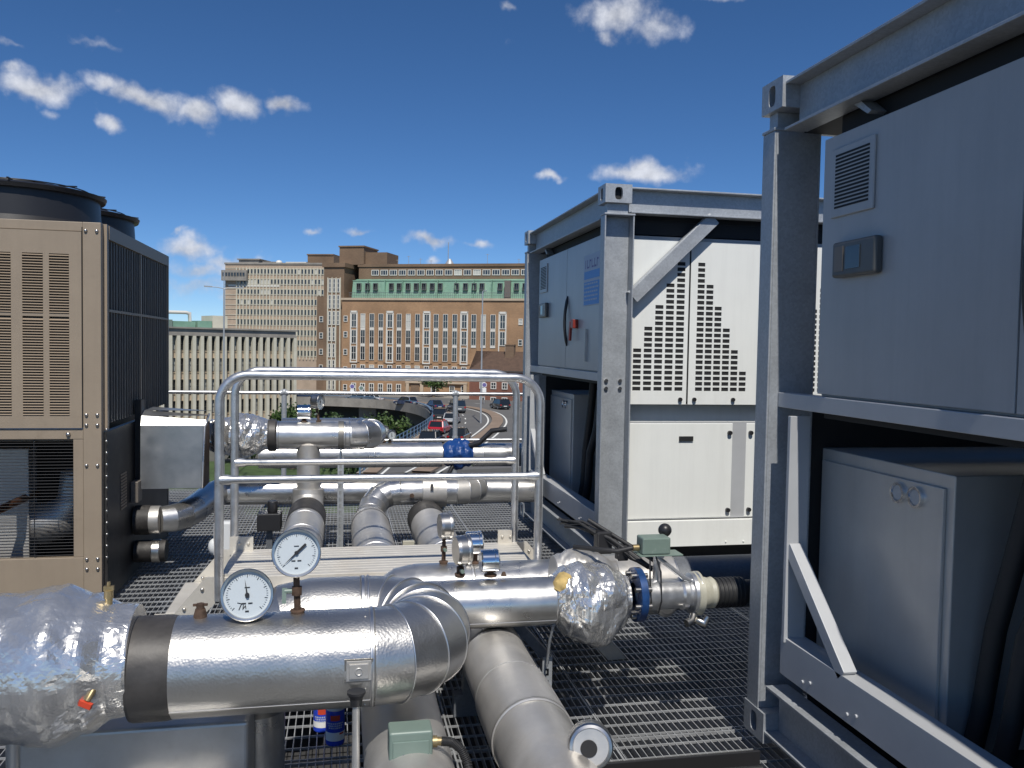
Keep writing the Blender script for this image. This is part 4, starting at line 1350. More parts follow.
for yy, zb, zt_ in ((4.10, .40, 1.452), (4.685, .46, 1.455)):
    xa, xb = -.548, .972
    R_ = .13
    pts = [V((xa, yy, zb))] + arc((xa + R_, yy, zt_ - R_), nX, Z_, R_, 0, PI / 2, 8) + arc((xb - R_, yy, zt_ - R_), Z_, X_, R_, 0, PI / 2, 8) + [V((xb, yy, zb))]
    hr = MB().tube(pts, RT, 20).build('handrail', 'tube', st)
    zm = .965
    m = MB()
    m.tube([(xa + .004, yy - .002, zm), (xa + .04, yy - .002, zm), (xa + .06, yy, zm), (xb - .06, yy, zm), (xb - .04, yy - .002, zm), (xb - .004, yy - .002, zm)], [.024, .024, .0175, .0175, .024, .024], 16)
    m.build('knee_rail', 'tube', st)
    for xx in (xa, xb):
        m = MB(); s_ = 1 if xx < 0 else -1
        m.box(xx - .02 + .0 * s_, yy - .006 + (.03 if yy < 4.3 else -.03), zb + .02, xx + s_ * .10 + .0, yy + .006 + (.03 if yy < 4.3 else -.03), zb + .115)
        for k in range(2):
            m.sphere((xx + s_ * (.03 + .045 * k), yy - .01 + (.03 if yy < 4.3 else -.03), zb + .08), .008, 8, 6)
        m.build('post_bracket', 'beige_alu', st)

# roof edge guard rail
gr = thing('guard_rail', 'thin grey guard rail along the far roof edge', 'railing', (0, 9.5, 0))
for z in (1.068, .545):
    MB().cyl((-6, 9.5, z), (7.5, 9.5, z), .02, n=14).build('rail', 'tube', gr)
for xx in (-4.3, -2.45, -.60, 1.27, 3.12, 4.97, 6.8):
    p = MB().cyl((xx, 9.5, .005), (xx, 9.5, 1.045), .028, n=14).build('post', 'galv', gr)
    m = MB().cyl((xx - .04, 9.5, 1.068), (xx + .04, 9.5, 1.068), .032, n=14); m.sphere((xx, 9.5, 1.075), .036, 12, 8); m.cyl((xx, 9.5, .5), (xx, 9.5, .59), .034, n=14)
    m.build('clamp', 'galv', p)


# ------------------------------------------------------------------ gauges
def basis(nv, roll=0):
    nv = V(nv).normalized()
    right = V((0, 0, 1)).cross(nv).normalized() if abs(nv.z) < .95 else V((1, 0, 0))
    # seen from the front (looking along -n) right must point to the viewer's right
    up = nv.cross(right).normalized()
    return right, up, nv


def dial_gauge(label, c, nv, r, foot, needle, thick=.045, name='dial_gauge', group='dial gauges on the pipes', scribble=False, stem='rust', cat='gauge', face=True, case='steel'):
    c = V(c)
    t = thing(name, label, cat, foot, group)
    rt, up, nn = basis(nv)
    m = MB().lathe(c - nn * thick, nn, [(0, 0), (0, r * .86), (.012, r * .93), (thick - .010, r * .93), (thick - .010, r * .985), (thick - .004, r), (thick + .003, r), (thick + .006, r * .97), (thick + .005, r * .885), (thick - .004, r * .87)], 56)
    cs_ = m.build('case', case, t)
    m = MB().lathe(c, nn, [(-.0042, 0), (-.004, r * .875)], 48)
    d_ = m.build('dial', 'dial', cs_)
    if face:
        m = MB()
        for k in range(41):
            a = math.radians(225 - 270 * k / 40)
            big = k % 5 == 0
            q = rt * math.cos(a) + up * math.sin(a)
            m.bar(c + q * r * (.66 if big else .72) - nn * .003, c + q * r * .78 - nn * .003, r * (.022 if big else .012), .0008, up=tuple(nn))
        for a, w_ in ((-.12, .2), (.12, .2)):
            m.bar(c - up * r * .32 + rt * r * (a - .08) - nn * .003, c - up * r * .32 + rt * r * (a + .08) - nn * .003, r * .05, .0008, up=tuple(nn))
        m.bar(c - up * r * .62 - rt * r * .07 - nn * .003, c - up * r * .62 + rt * r * .07 - nn * .003, r * .06, .0008, up=tuple(nn))
        m.bar(c + up * r * .28 - rt * r * .1 - nn * .003, c + up * r * .28 + rt * r * .1 - nn * .003, r * .035, .0008, up=tuple(nn))
        if scribble:
            P_ = lambda a, b: c + rt * r * a + up * r * b - nn * .003
            for q in ([(-.36, -.28), (-.20, -.32), (-.30, -.55)], [(-.14, -.36), (-.15, -.52), (-.06, -.40), (-.04, -.52)]):
                m.tube([P_(*z) for z in q], .0012, 5)
        m.build('scale_marks', 'ink', d_)
        q = (rt * needle[0] + up * needle[1]).normalized()
        m = MB()
        s_ = nn.cross(q)
        tip, tail = needle[2], needle[3]
        m.face([c + q * r * tip + nn * .001, c + s_ * r * .035 + nn * .001, c - q * r * .0 - s_ * r * .035 + nn * .001][::1])
        m.face([c + q * r * tip + nn * .0002, c - s_ * r * .035 + nn * .0002, c + s_ * r * .035 + nn * .0002])
        m.bar(c + nn * .001, c - q * r * tail + nn * .001, r * .10, .0015, up=tuple(nn))
        m.cyl(c - nn * .002, c + nn * .002, r * .085, n=16)
        m.build('needle', 'ink', d_)
    f = V(foot)
    b = c - nn * thick * .55 - up * r * .93
    m = MB()
    m.lathe(f, b - f, [(0, .018), (.012, .022), (.014, .010), ((b - f).length, .009)], 12)
    mid = f + (b - f) * .6
    m.cyl(mid - V((0, 0, .012)), mid + V((0, 0, .012)), .016, n=6)
    sm_ = m.build('stem', stem, t)
    m = MB().cyl(mid - rt * .035, mid - rt * .012, .008, n=8); m.bar(mid - rt * .036 + up * .01, mid - rt * .036 - up * .035, .012, .012)
    m.build('cock_handle', 'jb_green', sm_)
    return t


dial_gauge('dial gauge with needle pointing lower left, taller of the two big front gauges', (-.122, 2.52, .993), (.04, -1, .20), .070, (-.118, 2.54, .808), (-.73, -.68, .74, .52))
dial_gauge('dial gauge with upright needle and a scribbled mark, lower of the two big front gauges', (-.257, 2.50, .881), (.07, -1, .20), .074, (-.262, 2.60, .80), (-.15, 1, .62, .12), scribble=True)
dial_gauge('edge-on dial gauge on the larger cross pipe, leftmost of the small cluster', (.51, 3.95, .757), (1, .12, .0), .066, (.482, 3.95, .577), (0, 1, .6, .2), .05)
dial_gauge('edge-on steel gauge standing on the pipe to the wrapped valve', (.505, 3.35, .785), (1, .15, 0), .064, (.475, 3.35, .677), (0, 1, .6, .2), .05)
dial_gauge('tiny pale gauge on the upper cross pipe behind the handrail', (-.15, 6.6, 1.165), (1, -.5, 0), .06, (-.16, 6.6, 1.012), (0, 1, .6, .2), .06)
dial_gauge('small pale gauge left of the other on the farthest pipe', (.42, 8.3, .775), (.6, -1, 0), .05, (.42, 8.3, .66), (0, 1, .6, .2), .05)
dial_gauge('small pale gauge right of the other on the farthest pipe', (.49, 8.28, .735), (.6, -1, 0), .05, (.47, 8.3, .66), (0, 1, .6, .2), .05)


def canister(label, c, r, l, base):
    t = thing('vent_canister', label, 'air vent', base, 'chrome capped fittings')
    c = V(c)
    m = MB().lathe(c - V((l / 2, 0, 0)), X_, [(0, 0), (0, r * .9), (.006, r), (l - .02, r), (l - .018, r * 1.04), (l - .006, r * 1.04), (l, r * .9), (l + .004, 0)], 32)
    m.build('body', 'chrome', t)
    m = MB().lathe(V(base), Z_, [(0, .026), (.008, .026), (.01, .014), (c.z - r - base[2] + .004, .014)], 12); m.build('stem', 'rust', t)


canister('chrome canister beside the edge-on gauge on the pipe to the wrapped valve', (.595, 3.35, .738), .046, .075, (.60, 3.35, .675))
canister('chrome canister on the larger cross pipe, behind the edge-on gauges', (.625, 3.95, .67), .056, .08, (.63, 3.95, .575))
canister('chrome canister on the upper cross pipe at left', (-.27, 6.6, 1.085), .055, .10, (-.27, 6.6, 1.012))

# ------------------------------------------------------------------ small things near the camera
jb = thing('junction_box', 'large grey-green junction box with brass gland at the bottom edge', 'box', (.2, 2.33, 0), 'grey-green electrical boxes')
m = MB().box(.140, 2.33, .425, .262, 2.41, .525); h_ = m.build('housing', 'jb_green', jb, bev=.007, seg=3)
m = MB().box(.150, 2.326, .433, .252, 2.3305, .5); m.build('cover', 'jb_green', h_, bev=.002)
m = MB().box(.182, 2.3235, .440, .222, 2.3255, .449); m.build('rating_label', 'can_white', h_)
m = MB().tube([(.172, 2.3245, .456), (.180, 2.3245, .463), (.190, 2.3245, .454)], .002, 5); m.build('scuff', 'galv_dark', h_)
m = MB().cyl((.263, 2.37, .475), (.278, 2.37, .475), .016, n=6); m.cyl((.278, 2.37, .475), (.292, 2.37, .474), .012, n=16); m.build('cable_gland', 'brass', jb)
pth = [V((.292, 2.37, .474)), V((.32, 2.365, .472)), V((.345, 2.355, .455)), V((.362, 2.34, .42)), V((.37, 2.31, .37)), V((.375, 2.27, .30)), V((.38, 2.2, .2)), V((.36, 2.1, .1)), V((.34, 1.9, .03))]
m = MB().tube(pth, .011, 10)
for i in range(len(pth) - 1):
    for k in range(8):
        q = pth[i].lerp(pth[i + 1], k / 8)
        m.torus(q, pth[i + 1] - pth[i], .0115, .0022, 12, 4)
m.build('conduit', 'rubber', jb)
m = MB().box(.18, 2.36, .005, .22, 2.40, .41); m.box(.13, 2.345, .412, .27, 2.42, .422); m.build('bracket', 'galv_dark', jb, bev=.002)


def can(x, y, label, z=.004, h=.20, r=.036):
    t = thing('sealant_can', label, 'can', (x, y, z), 'blue sealant cans')
    b = MB().lathe((x, y, z), Z_, [(0, r * .96), (.004, r), (h - .02, r), (h - .012, r * .97)], 36, cap0=True).build('can_body', 'can_blue', t)
    MB().lathe((x, y, z), Z_, [(h - .0118, r * .97), (h - .008, r * 1.01), (h, r * 1.01), (h, r * .9), (h - .008, r * .86)], 36).build('rim', 'can_white', b)
    MB().lathe((x, y, z), Z_, [(h - .0078, r * .86), (h - .006, 0)], 30).build('lid', 'can_cream', t)
    m = MB()
    R = r + .0006
    def patch(m, a0, a1, z0, z1, R):
        n = 10
        for k in range(n):
            p = a0 + (a1 - a0) * k / n; q = a0 + (a1 - a0) * (k + 1) / n
            m.face([(x + R * math.cos(p), y + R * math.sin(p), z0), (x + R * math.cos(q), y + R * math.sin(q), z0), (x + R * math.cos(q), y + R * math.sin(q), z1), (x + R * math.cos(p), y + R * math.sin(p), z1)], True)
    A = -PI / 2
    patch(m, A - 1.3, A + 1.3, z + .02, z + h * .36, R); lb = m.build('white_label', 'can_white', b)
    m = MB(); patch(m, A - .5, A + .5, z + h - .05, z + h - .028, R); patch(m, A + .45, A + .95, z + h * .3, z + h * .345, R + .0004); m.build('red_mark', 'red_tag', b)
    m = MB()
    for k, (wd, zz) in enumerate(((.9, h - .064), (.8, h - .073), (.7, h - .082))):
        a = A - wd
        rr = random.Random(k)
        while a < A + wd - .1:
            d_ = rr.uniform(.08, .2); patch(m, a, a + d_, z + zz, z + zz + .006, R); a += d_ + .06
    m.build('small_print', 'poster_pale', b)


can(-.010, 3.42, 'blue can with a white label under the front pipe, nearer and lower of the pair', h=.152, r=.038)
can(-.062, 3.55, 'blue can standing partly behind the other blue can under the front pipe', h=.125, r=.038)

bx = thing('pipe_casing', 'brushed metal casing box on the grating under the front pipe at left', 'casing', (-.6, 2.75, 0))
m = MB().box(-.90, 2.60, .004, -.262, 2.79, .47); m.build('casing_body', 'dull_alu', bx, bev=.012, seg=3)
m = MB().cyl((-.905, 2.605, .004), (-.905, 2.605, .465), .02, n=14); m.build('corner_roll', 'alu', bx)
m = MB().lathe((-.62, 2.42, .12), X_, [(0, .11), (.01, .12), (.28, .12), (.29, .11)], 40, cap0=True, cap1=True); m.build('end_drum', 'alu', bx)

fs = thing('flow_switch', 'round stainless sensor can facing forward at the bottom edge', 'sensor', (.70, 2.28, 0))
d0 = V((-.25, -1, .28)).normalized()
c0 = V((.702, 2.262, .475))
m = MB().lathe(c0 - d0 * .09, d0, [(0, 0), (0, .055), (.01, .064), (.08, .064), (.088, .060), (.09, .052), (.086, .050)], 40); m.build('can_body', 'steel', fs)
m = MB().lathe(c0, d0, [(-.0045, 0), (-.004, .0505)], 36); fc = m.build('end_face', 'dull_alu', fs)
m = MB().lathe(c0 - V((.006, 0, .004)), d0, [(-.0025, .0), (-.002, .024)], 24); m.build('port', 'black', fc)
m = MB().cyl(c0 - d0 * .05 - V((0, 0, .06)), c0 - d0 * .05 - V((0, 0, .47)), .014, n=12); m.build('stem', 'galv', fs)
tr = thing('cable_tray', 'dark steel tray lying on the grating at the bottom edge', 'tray', (1.2, 2.85, 0))
m = MB().box(.80, 2.62, .005, 1.56, 2.90, .02); m.box(.80, 2.62, .021, 1.56, 2.632, .10); m.box(.80, 2.885, .021, 1.56, 2.90, .10); m.build('tray', 'black_plastic', tr, bev=.002)
m = MB(); m.tube([(.66, 2.3, .48), (.74, 2.5, .34), (.80, 2.7, .16), (.95, 2.75, .11), (1.5, 2.76, .10)], .012, 8); m.tube([(.74, 2.3, .5), (.80, 2.55, .2), (1.0, 2.72, .10), (1.5, 2.72, .09)], .009, 8); m.build('cable', 'rubber', tr)
pl = thing('cover_plate', 'flat grey metal cover plate beside the sensor can', 'plate', (.45, 2.2, .2))
m = MB().box(.28, 2.05, .02, .56, 2.5, .035)
m.box(.3, 2.1, .005, .33, 2.45, .019)
m.build('plate', 'cab_grey', pl, bev=.002)

wb = thing('white_box', 'small white plastic box on a post beside the handrail foot', 'box', (-.75, 5.75, 0))
m = MB().box(-.80, 5.72, .215, -.69, 5.80, .435); m.sphere((-.80, 5.76, .27), .055, 14, 10, (.7, .7, 1)); m.build('housing', 'white_plastic', wb, bev=.012, seg=3)
MB().box(-.77, 5.74, .004, -.73, 5.78, .214).build('post', 'galv', wb)
cr = thing('cream_box', 'small cream switch box between the two low pipes behind the step', 'box', (.42, 5.4, 0))
m = MB().box(.395, 5.38, .24, .47, 5.44, .36); m.build('housing', 'cream', cr, bev=.004)
m = MB().box(.425, 5.376, .26, .445, 5.3795, .30); m.build('gland', 'rust', cr)
MB().box(.42, 5.40, .004, .45, 5.43, .239).build('post', 'galv_dark', cr)
bh = thing('black_actuator', 'black actuator box beside the low pipe behind the upper gauge', 'actuator', (-.5, 6.1, .3))
m = MB().box(-.56, 6.05, .30, -.40, 6.2, .42); m.cyl((-.46, 6.12, .42), (-.46, 6.12, .50), .035, n=14); m.build('housing', 'black_plastic', bh, bev=.006)
MB().box(-.50, 6.1, .004, -.46, 6.14, .299).build('post', 'galv_dark', bh)


# ------------------------------------------------------------------ city beyond the roof
GZ = -14.5
m = MB(); m.box(-900, 30, GZ - 1, 900, 2600, GZ); m.box(-900, -300, GZ - 1, 900, 29.99, GZ - .02)
structure(m, 'ground', 'ground')
m = MB(); m.box(-90, 40, GZ + .004, 6, 120, GZ + .05); structure(m, 'grass_bank', 'grass')


class Win:
    """one window built once, then copied: frame with mullions, its pane as sub-part"""
    def __init__(s, name, w_, h_, fr, nx=1, nz=1, mat='win_white', gl='glass', dep=.12):
        s.name = name; s.proto = None; s.a = (w_, h_, fr, nx, nz, mat, gl, dep)

    def put(s, root, x, z, y=0., blind=False):
        if s.proto is None:
            w_, h_, fr, nx, nz, mat, gl, dep = s.a
            m = MB()
            m.box(-w_ / 2, -dep, 0, -w_ / 2 + fr, .02, h_); m.box(w_ / 2 - fr, -dep, 0, w_ / 2, .02, h_)
            m.box(-w_ / 2 + fr, -dep, 0, w_ / 2 - fr, .02, fr); m.box(-w_ / 2 + fr, -dep, h_ - fr, w_ / 2 - fr, .02, h_)
            for k in range(1, nx):
                xx = -w_ / 2 + w_ * k / nx; m.box(xx - fr * .3, -dep * .8, fr, xx + fr * .3, .02, h_ - fr)
            for k in range(1, nz):
                zz = h_ * k / nz; m.box(-w_ / 2 + fr, -dep * .75, zz - fr * .3, w_ / 2 - fr, .021, zz + fr * .3)
            s.proto = m.build(s.name, mat, root)
            p = MB(); p.box(-w_ / 2 + fr * .9, -.04, fr * .9, w_ / 2 - fr * .9, -.03, h_ - fr * .9)
            s.pane = p.build('pane', gl, s.proto); s.pdata = s.pane.data
            o = s.proto
        else:
            o = s.proto.copy(); COL.objects.link(o); o.parent = root
            c = s.pane.copy(); COL.objects.link(c); c.parent = o; c.data = s.pdata
        o.location = (x, y, z)
        if blind:
            c = [q for q in o.children if q.name.startswith('pane')][0]
            b = c.data.copy(); b.materials[0] = M['blind']; c.data = b
        return o


def place(root, L0, ang):
    root.location = (L0[0], L0[1], 0); root.rotation_euler = (0, 0, math.radians(ang))


rb = random.Random(21)

# --- big brick telephone-exchange style building
A = thing('brick_building', 'long brown brick building with tall white windows and a green copper band', 'building')
m = MB(); m.box(.4, 0, -14.5, 52, 16, 11.3); A_wall = m.build('wall', 'brick', A)
m = MB(); m.box(.2, -.25, 11.3, 52.2, 16.1, 11.75); m.box(.3, -.12, -5.2, 52, -.005, -4.9); m.build('parapet', 'stone', A)
m = MB(); m.box(2.0, 5.2, 11.76, 52, 20, 18.9); m.box(1.8, 5.0, 18.9, 52.2, 20, 19.5); m.build('set_back_storey', 'brick_dark', A)
# copper mansard
m = MB()
m.prism([(2.3, 11.76), (3.0, 15.6), (5.15, 16.2), (5.15, 11.76)], 'yz', 1.6, 52)
ms = m.build('copper_mansard', 'verdigris', A)
m = MB()
for k in range(12):
    xx = 5.2 + k * 4.0; m.box(xx, 2.28, 11.8, xx + .18, 3.1, 15.75)
m.box(1.55, 2.9, 15.6, 52.1, 5.1, 15.78)
m.build('copper_rib', 'verdigris', ms)
wd = Win('window', 1.0, 1.5, .12, 2, 1, 'seam_dark', 'glass', .5)
for k in range(22):
    if k in (3, 11, 16): continue
    wd.put(ms, 3.4 + k * 1.86 + rb.uniform(-.15, .15), 13.6, 2.55)
m = MB()
for k in range(120):
    m.cyl((1.6 + k * .42, 1.0, 11.76), (1.6 + k * .42, 1.0, 12.95), .03, n=4, cap=False)
m.box(1.5, .97, 12.95, 52, 1.03, 13.02); m.box(1.5, .97, 12.35, 52, 1.03, 12.4)
m.build('balcony_railing', 'galv_dark', A)
m = MB(); m.box(36.2, 1.6, 11.8, 37.5, 2.2, 15.6); m.build('dark_louvre', 'coil_frame', A)
ws = Win('window', 1.75, 1.25, .14, 3, 1)
for k in range(18):
    ws.put(A, 5.9 + k * 2.12, 17.0, 5.2, blind=(k in (9, 11)))
tall = Win('window', 1.1, 3.0, .09, 2, 2)
tallw = Win('window', 1.25, 3.0, .13, 2, 2)
for k in range(17):
    xx = 3.25 + k * 2.07
    wide = k % 4 == 0
    hi = 8.55
    for j in range(3):
        if not (j == 2 and k > 12):
            (tallw if wide else tall).put(A, xx, hi - 3.15 - j * 3.5, -.01, blind=rb.random() < .08)
m = MB()
for k in range(17):
    xx = 3.25 + k * 2.07
    if k % 4 == 0:
        m.box(xx - .85, -.22, -1.95, xx - .64, -.005, 9.0); m.box(xx + .64, -.22, -1.95, xx + .85, -.005, 9.0); m.box(xx - .85, -.22, 8.56, xx + .85, -.005, 9.0); m.box(xx - .85, -.22, -2.2, xx + .85, -.005, -1.95)
    else:
        for j in range(2):
            m.box(xx - .55, -.10, 4.93 - 3.5 * j, xx + .55, -.005, 5.35 - 3.5 * j)
m.build('stone_surround', 'win_white', A)
m = MB()
for k in range(0, 17):
    xx = 3.25 + k * 2.07 + 1.035
    m.box(xx - .32, -.16, -2.1, xx + .32, -.004, 8.6)
m.build('brick_pier', 'brick', A)
wl = Win('window', 1.15, 2.0, .16, 2, 2)
for k in range(17):
    if not 5 < k < 12:
        wl.put(A, 3.3 + k * 2.07, -8.6, -.01)
    wl.put(A, 3.3 + k * 2.07, -4.6, -.01, blind=rb.random() < .25)
sw = Win('window', .9, 1.3, .12, 1, 2)
for z in (6.6, 3.2, -.6, -4.4, -8.3):
    sw.put(A, 1.3, z, -.01)
for z in (6.3, 2.0, -2.2):
    sw.put(A, 40.2, z, -.01, blind=z > 5); sw.put(A, 43.5, z, -.01)
m = MB(); m.box(15.3, -.5, -6.3, 29.0, -.01, -5.9); m.box(15.4, -.45, -9.6, 16.1, -.011, -6.31); m.box(18.6, -.45, -9.6, 19.3, -.011, -6.31); m.box(28.2, -.45, -9.6, 28.9, -.011, -6.31)
e_ = m.build('entrance_surround', 'stone', A)
MB().box(16.4, -.2, -9.6, 18.3, -.012, -6.5).build('door', 'brick_dark', e_)
for xx in (21.5, 25.6):
    wl.put(A, xx, -8.7, -.01)
# tower on its left
m = MB(); m.box(-4.4, 1.0, -14.5, .39, 12, 18.5); m.box(-4.7, .7, 18.5, .7, 12, 19.4)
m.box(-6.6, 2.2, -14.5, -4.41, 12, 12.2)
m.build('tower', 'brick_dark', A)
m = MB(); m.box(-2.6, 5, 19.41, 3.2, 13, 23.3); m.box(3.21, 6, 19.41, 8.3, 13, 22.2); m.box(-2.8, 4.8, 23.3, 3.4, 13.2, 23.6); m.build('plant_room', 'brick_dark', A)
tv = Win('window', .62, 3.0, .14, 1, 3)
for k in range(3):
    for j in range(8):
        if j < 1 or k < 2 or j < 3:
            tv.put(A, -2.9 + k * .98, 13.0 - j * 3.55, .99)
for k in range(4):
    MB().box(-3.50 + k * .98, .80, -14, -3.28 + k * .98, .998, 16.2).build('window_pier', 'pale_stone', A)
for z in (6.5, 2.9, -.7, -4.2):
    sw.put(A, -5.5, z, 2.19)
# aerials
m = MB(); m.cyl((21.5, 9, 19.5), (21.5, 9, 24.6), .09, n=6); m.build('mast', 'pole', A)
m = MB()
for xx, h_ in ((10.5, 1.2), (13, 2.0), (15.8, 1.4), (18.2, 1.0), (31, 2.3), (38, 1.2), (43, 1.5)):
    m.cyl((xx, 7, 19.5), (xx, 7, 19.5 + h_), .05, n=5); m.box(xx - .4, 6.97, 19.3 + h_, xx + .4, 7.03, 19.36 + h_)
m.cyl((22.0, 8.5, 19.5), (22.0, 8.5, 20.9), 1.2, .3, n=16)
m.build('aerial', 'pole', A)
place(A, (-.237, 188.94), -24.47)

# --- ribbon-windowed office block, left of the tower
B = thing('office_block', 'pale office block with rows of small windows, left of the brick tower', 'building')
m = MB(); m.box(0, 0, -14.5, 34, 14, 23.6); m.build('wall', 'spandrel', B)
m = MB(); m.box(-.2, -.2, 23.6, 34, 14, 24.1); m.box(2.6, 3, 24.1, 8.5, 10, 25.2); m.box(2.2, 2.6, 25.2, 9.0, 10.4, 25.5); m.box(9.2, 4, 24.1, 13, 10, 24.8); m.build('roof', 'grey_conc', B)
m = MB(); m.box(23.4, 2, 24.11, 31, 10, 26.4); m.box(23.2, 1.8, 26.4, 31, 10, 26.75); m.build('brick_penthouse', 'brick_dark', B)
m = MB(); m.sphere((14.8, 2.5, 24.3), .95, 16, 8, (1, 1, .8)); m.box(17, 2, 24.11, 23, 6, 24.55); m.build('roof_dome', 'win_white', B)
m = MB()
for j in range(9):
    z = 22.4 - 2.83 * j
    m.box(-.05, -.12, z - 1.66, 34, -.005, z - 1.52); m.box(-.05, -.12, z + .02, 34, -.005, z + .12)
m.build('string_course', 'pale_stone', B)
wv = Win('window', .72, 1.45, .10, 1, 1, 'pale_stone', 'glass', .16)
ct = 0
rest = MB(); restp = MB()
for j in range(9):
    for k in range(28):
        xx, z = 4.0 + k * .985 + (0 if j else .985 * 3), 20.92 - 2.83 * j
        if xx > 32.5 or (j > 6 and xx < 20): continue
        bl = rb.random() < (.75 if (j == 1 and k < 10) or (j in (3, 4) and k > 18) else .12)
        if ct < 100:
            wv.put(B, xx, z, -.006, bl); ct += 1
        else:
            rest.box(xx - .36, -.16, z, xx - .26, .0, z + 1.45); rest.box(xx + .26, -.16, z, xx + .36, 0, z + 1.45)
            restp.box(xx - .255, -.03, z + .02, xx + .255, -.02, z + 1.43)
rw = tag(rest.build('window_rows', 'pale_stone', B), None, None, kind='stuff')
restp.build('pane_rows', 'glass', rw)
m = MB()
for j in range(9):
    for k in range(29):
        xx = 3.5 + k * .985
        m.box(xx - .12, -.3, 19.9 - 2.83 * j, xx + .12, -.125, 22.72 - 2.83 * j)
m.build('mullion', 'pale_stone', B)
m = MB(); m.box(-.6, -1.2, 19.0, 6.9, -.31, 21.9); bw = m.build('projecting_bay', 'grey_conc', B)
wb_ = Win('window', .62, .95, .08, 1, 1, 'seam_dark', 'glass', .1)
for k in range(8):
    wb_.put(bw, .1 + k * .85, 20.3, -1.21)
m = MB(); m.box(1.0, -.05, 17.4, 16, -.126, 17.9); m.build('white_strip', 'win_white', B)
place(B, (-32.14, 251.5), -19.32)

# --- concrete-finned block
Cc = thing('finned_block', 'low block with pale vertical concrete fins and a flat grey roof, at the left', 'building')
m = MB(); m.box(-4, .7, -14.5, 29.5, 13, 2.6); m.build('wall', 'grey_conc', Cc)
m = MB(); m.box(-4.2, -.25, 2.62, 29.8, 13.2, 3.0); m.box(-4.2, -.1, 3.0, 29.7, 13.2, 3.75); m.box(-4.3, -.4, 3.75, 29.9, 13.3, 4.0); m.build('roof', 'grey_conc', Cc)
fin = None
for k in range(27):
    xx = -4 + k * 1.29
    if fin is None:
        f_ = MB().prism([(-.31, .3), (.31, .3), (.26, -.32), (-.26, -.32)], 'xy', -14.5, 2.61)
        fin = f_.build('fin', 'pale_stone', Cc); fin.location = (xx, 0, 0)
    else:
        o = fin.copy(); COL.objects.link(o); o.parent = Cc; o.location = (xx, 0, 0)
wf = Win('window', .95, 2.15, .09, 1, 2, 'seam_dark', 'glass', .15)
for j in range(4):
    for k in range(22):
        wf.put(Cc, 1.8 + k * 1.29 + .005, .28 - j * 3.45, .68, blind=rb.random() < .3)
m = MB()
for j in range(5):
    z = -.05 - j * 3.45
    m.box(-4, .30, z - .95, 29.4, .69, z - .82); m.box(-4, .42, z - .82, 29.4, .69, z + .1); m.box(-4, .30, z + .1, 29.4, .69, z + .24)
m.build('spandrel_band', 'stone', Cc)
m = MB(); m.box(-3, 3, 4.01, 9.2, 9, 5.2); m.build('roof_plant', 'jb_green', Cc)
m = MB(); m.box(9.3, 3, 4.01, 13.0, 7, 5.0); m.box(13.2, 2.5, 4.01, 15.6, 6, 5.15); m.build('roof_unit', 'verdigris', Cc)
m = MB(); m.box(15.7, 2.5, 4.01, 18.3, 7, 6.1); m.build('roof_cabin', 'pale_stone', Cc)
m = MB().tube([(4, 3.5, 6.35), (11.6, 3.5, 6.45), (12.2, 3.5, 6.3), (12.3, 3.5, 4.0)], .28, 12); m.cyl((4, 3.5, 4), (4, 3.5, 6.4), .25, n=10); m.build('roof_duct', 'win_white', Cc)
place(Cc, (-33.15, 139.39), 31.87)

# --- small tiled house and its annexe at the right
D = thing('tiled_house', 'low red brick building with a brown tiled roof, in front of the long brick building', 'building')
m = MB(); m.box(0, 0, -14.5, 22, 8, -2.7); m.build('wall', 'brick_red', D)
m = MB(); m.prism([(-.4, -2.75), (3.7, .85), (8.4, -2.75)], 'yz', .0, 22)
m.face([(0, -.4, -2.75), (3.4, 3.7, .85), (0, 3.7, .85)]); rf = m.build('roof', 'tile', D)
m = MB(); m.box(6.2, 2.4, -1, 7.9, 3.6, 2.0); m.box(6.1, 2.3, 2.0, 8.0, 3.7, 2.2); m.build('chimney', 'brick_dark', rf)
wt = Win('window', 1.1, 1.3, .14, 2, 2)
for k in range(7):
    wt.put(D, 2.6 + k * 2.2, -6.2, -.01); wt.put(D, 2.6 + k * 2.2, -9.0, -.01)
m = MB(); m.box(0, -.2, -3.0, 22, -.01, -2.76); m.build('eaves_band', 'stone', D)
place(D, (23.78, 158.59), -28.08)

# --- flyover and road
left = [(1.5, 66), (4.2, 78), (6.74, 87.6), (9.3, 97.5), (11.2, 106.5), (12.5, 117), (12.9, 128), (11.6, 138), (7.5, 147.5), (0, 153), (-10, 157), (-26, 161), (-60, 168)]
med = [(6.2, 66), (10.2, 77), (13.5, 86.4), (17.0, 97.6), (20.3, 110), (21.9, 121), (21.9, 129), (20.6, 136.5), (16.8, 143.5), (10, 151.5), (0, 157.6), (-10, 162), (-26, 167)]
ZR = -8.3


def dense(pts, n=5):
    out = []
    P = [V((a, b, 0)) for a, b in pts]
    for i in range(len(P) - 1):
        p0 = P[max(0, i - 1)]; p1 = P[i]; p2 = P[i + 1]; p3 = P[min(len(P) - 1, i + 2)]
        for k in range(n):
            t = k / n
            out.append(.5 * ((2 * p1) + (p2 - p0) * t + (2 * p0 - 5 * p1 + 4 * p2 - p3) * t * t + (3 * p1 - p0 - 3 * p2 + p3) * t ** 3))
    out.append(P[-1])
    return out


